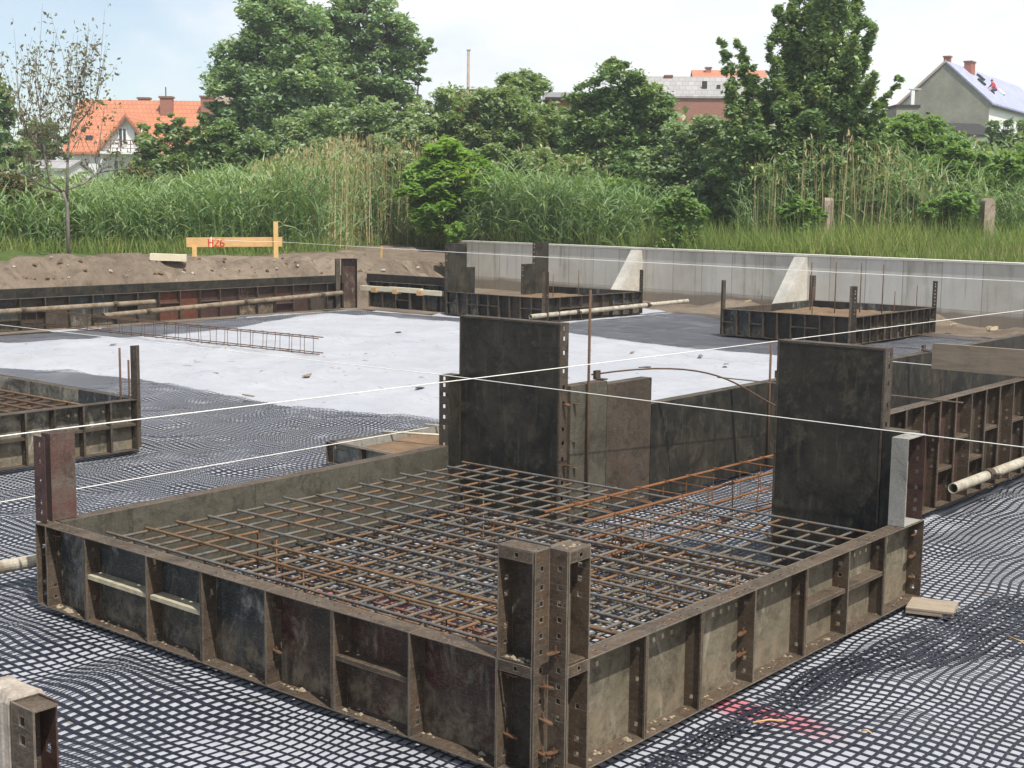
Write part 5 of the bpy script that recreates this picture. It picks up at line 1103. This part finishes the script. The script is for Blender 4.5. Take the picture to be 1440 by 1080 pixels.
# roofer crouching on that roof
def person(loc, rz):
    def skin(name, J, E, Rd, mat, parent):
        me = bpy.data.meshes.new(name); me.from_pydata(J, E, []); me.update(); o = bpy.data.objects.new(name, me); col.objects.link(o); me.materials.append(M[mat])
        if parent: o.parent = parent
        md = o.modifiers.new('skin','SKIN'); sv = me.skin_vertices[0].data if me.skin_vertices else None
        if sv is None:
            me.attributes.new('skin','FLOAT','POINT') if 0 else None
        return o, md
    hip = (0,0,.42); J = [hip,(.12,0,.62),(.24,0,.88),(.30,0,.98),(.36,0,1.14),(.22,.2,.86),(.42,.26,.62),(.56,.2,.42),(.22,-.2,.86),(.46,-.26,.66),(.62,-.2,.46),(.02,.1,.4),(.36,.16,.42),(.12,.15,.06),(.26,.16,.03),(.02,-.1,.4),(.3,-.2,.36),(-.02,-.2,.06),(.13,-.2,.03)]
    E = [(0,1),(1,2),(2,3),(3,4),(2,5),(5,6),(6,7),(2,8),(8,9),(9,10),(0,11),(11,12),(12,13),(13,14),(0,15),(15,16),(16,17),(17,18)]
    Rr = [.14,.14,.15,.06,.1,.07,.05,.04,.07,.05,.04,.1,.075,.05,.045,.1,.075,.05,.045]
    def body(name, keep, grow, mat, parent):
        b = MB()
        for (a, c) in E:
            if a in keep and c in keep:
                pts = [Vector(J[a]).lerp(Vector(J[c]), q) for q in (0,.25,.5,.75,1)]; b.tube(pts, [(Rr[a]+(Rr[c]-Rr[a])*q)*grow for q in (0,.25,.5,.75,1)], 10)
        o = b.build(name, M[mat], parent, smooth=True); rm = o.modifiers.new('remesh','REMESH'); rm.mode = 'VOXEL'; rm.voxel_size = .025; rm.use_smooth_shade = True; return o
    o = body('person', set(range(len(J))), 1.0, 'skin', None); o.location = loc; o.rotation_euler = (0,0,rz)
    tag(o, 'crouching person in a red jacket and dark trousers working on the lavender-blue roof', 'person')
    body('jacket', {0,1,2,5,6,8,9}, 1.22, 'cloth_red', o); body('trousers', {0,11,12,13,15,16,17}, 1.2, 'cloth_dark', o)
    b = MB(); b.tube([(.345,0,1.15),(.35,0,1.2),(.34,0,1.26)], [.115,.11,.05], 10); b.build('hair', M['hair'], o, smooth=True)
    return o
pl = h2.matrix_world if 0 else Matrix.Translation(h2.location) @ Matrix.Rotation(h2.rotation_euler.z,4,'Z')
person(pl @ Vector((5.6,.95,e2+.95*3.25/3.65+.16)), h2.rotation_euler.z+2.2)
# small white annexe and sheds
D3 = 100.; hh, _, _ = house('white_annexe','low white building with a dark roof below the olive gable',1346,D3,280,2.6,4,zz(1360,190,D3),zz(1360,176,D3+2),'render_white','dark',.25,.2,.5)
window(hh, .55, 0, zz(1360,204,D3), .7, .7, 'wood_stake')
D3 = 112.; sh = thing('flat_roofed_shed','small grey-green shed with flat dark roof and a white flue left of the olive gable','shed',at(1256,250,D3),YAW,'houses behind the trees'); zsh = sh.location.z
b = MB(); b.box(0,0,-6,1.75,3,zz(1270,151,D3)-zsh); b.build('wall', M['render_olive'], sh); b = MB(); b.box(-.1,-.1,zz(1270,151,D3)-zsh,1.85,3.1,zz(1270,147,D3)-zsh); b.build('roof', M['dark'], sh)
b = MB(); b.box(1.35,.8,zz(1270,147,D3)-zsh,1.62,1.1,zz(1270,124,D3)-zsh); b.box(1.2,.75,zz(1270,124,D3)-zsh,2.1,1.15,zz(1270,123,D3)-zsh); b.build('flue', M['render_white'], sh)
# long grey roof with brick wall, and red roof behind it
D4 = 112.; z4 = zz(930,136,D4); h4, w4, r4 = house('grey_roof_house','long brick building with a pale grey roof right of the dark green bush',905,D4,280,10.2,5.5,z4,zz(930,110,D4+2.7),'brick_dull','tile_grey',-.06,.15,.5)
chimney(r4, 1.9, 2.6, z4+1.2, z4+1.85, .6, .4, 'brick_dull'); 
for (x, y, w_, h_) in ((4.55,.9,.42,.75),(5.75,.9,.3,.45)):
    b = MB(); z = z4+y*.56+.1; b.box(x,y,z,x+w_,y+.1,z+h_); b.build('dormer', M['dark'], r4)
D5 = 125.; h5, w5, r5 = house('red_roof_house','building with a bright red roof behind the pale grey roof',972,D5,280,6.5,6,zz(980,116,D5),zz(980,101,D5+3),'brick_red','tile_orange',-.06,.2,.5); chimney(r5, 1.4, 2.5, zz(980,106,D5), zz(980,97,D5+3), .5, .4, 'brick_dull')
D6 = 88.; bh = thing('brick_house','red brick house with flat dark roof between the two round bushes','house',at(752,250,D6),YAW,'houses behind the trees'); zb6 = bh.location.z
b = MB(); b.box(.8,0,-4,2.9,5,zz(780,141,D6)-zb6); b.build('wall', M['brick_red'], bh); b = MB(); b.box(.6,-.3,zz(780,141,D6)-zb6,3.1,5.2,zz(780,137,D6)-zb6); b.build('roof', M['dark'], bh)
b = MB(); b.box(.5,2,zz(780,137,D6)-zb6,2.7,4,zz(780,126,D6)-zb6); b.build('roof_house', M['render_grey'], bh); b = MB(); b.box(1.75,1.9,zz(780,137,D6)-zb6,2.0,1.99,zz(780,127,D6)-zb6); b.build('door', M['dark'], bh)
chimney(bh, .15, 2, zz(756,140,D6)-zb6-1, zz(756,121,D6)-zb6, .45, .4, 'render_grey'); window(bh, 1.2, 0, zz(780,177,D6)-zb6, .5, .6)
D7 = 100.; b7, _, r7 = house('brick_house','brick house mostly hidden behind scrub right of the thin pole',636,D7,280,2.9,4,zz(650,146,D7),zz(650,132,D7+2),'brick_red','tile_orange',0,.1,.5); chimney(r7, 1.75, 1.6, zz(650,140,D7), zz(650,125,D7), .9, .5, 'brick_dull')
D8 = 105.; t8 = thing('beige_house','narrow beige building showing left of the big trees','house',at(293,250,D8),YAW,'houses behind the trees'); z8 = t8.location.z
b = MB(); b.box(0,0,-5,1.6,4,zz(300,124,D8)-z8); b.build('wall', M['render_beige'], t8); b = MB(); b.box(-.08,-.08,zz(300,124,D8)-z8,1.68,4.1,zz(300,122,D8)-z8); b.build('roof', M['trim_brown'], t8); window(t8, .3, 0, zz(300,138,D8)-z8, .35, .7); window(t8, .85, 0, zz(300,138,D8)-z8, .35, .7)
D9 = 72.; h9, _, _ = house('low_white_house','low white building with a grey roof behind the sparse tree at the left',30,D9,270,2.3,4,zz(40,240,D9),zz(40,229,D9+2),'render_white','tile_grey',0,.12,.5); window(h9, .5, 0, zz(40,251,D9), .6, .45)
b = MB(); b.box(0,0,0,4.0,.25,zz(60,251,66)-.6); tag(b.build('brick_wall', M['brick_dull'], loc=(at(10,260,66).x,at(10,260,66).y,.6), rot=(0,0,YAW)), 'low red-brown garden wall in front of the low white building', 'wall')
# thin concrete pole and aerial
p = at(657,250,85); zt = zz(658,71,85); t = thing('utility_pole','thin grey concrete pole rising above the scrub in the middle','pole',(p.x,p.y,G1),YAW); b = MB(); b.tube([(0,0,-.5),(0,0,3),(.03,0,zt-G1)], [.14,.12,.085], 10); b.build('shaft', M['concrete_old'], t, smooth=True); b = MB(); b.box(-.1,-.1,zt-G1,.16,.1,zt-G1+.06); b.build('cap', M['render_grey'], t)
p = at(735,150,86); t = thing('roof_aerial','thin roof aerial above the round bush in the middle','aerial',(p.x,p.y,p.z-4),YAW); b = MB(); b.tube([(0,0,0),(0,0,zz(735,96,86)-p.z+4)], .018, 6); b.build('mast', M['render_grey'], t); b = MB(); b.box(-.3,-.01,zz(735,99,86)-p.z+4,.3,.01,zz(735,99,86)-p.z+4.02); b.build('crossbar', M['render_grey'], t)

# ------------------------------------------------------------------ thin summer haze
b = MB(); b.box(-420,-420,-1.3,420,420,22); hz = b.build('haze', None); tag(hz, kind='stuff')
mh_ = bpy.data.materials.new('haze'); mh_.use_nodes = True; hn = mh_.node_tree; hn.nodes.remove(hn.nodes['Principled BSDF'])
pv = hn.nodes.new('ShaderNodeVolumePrincipled'); pv.inputs['Color'].default_value = (.93,.96,1,1); pv.inputs['Density'].default_value = .0009; pv.inputs['Anisotropy'].default_value = .2
hn.links.new(pv.outputs[0], hn.nodes['Material Output'].inputs['Volume']); hz.data.materials.append(mh_)
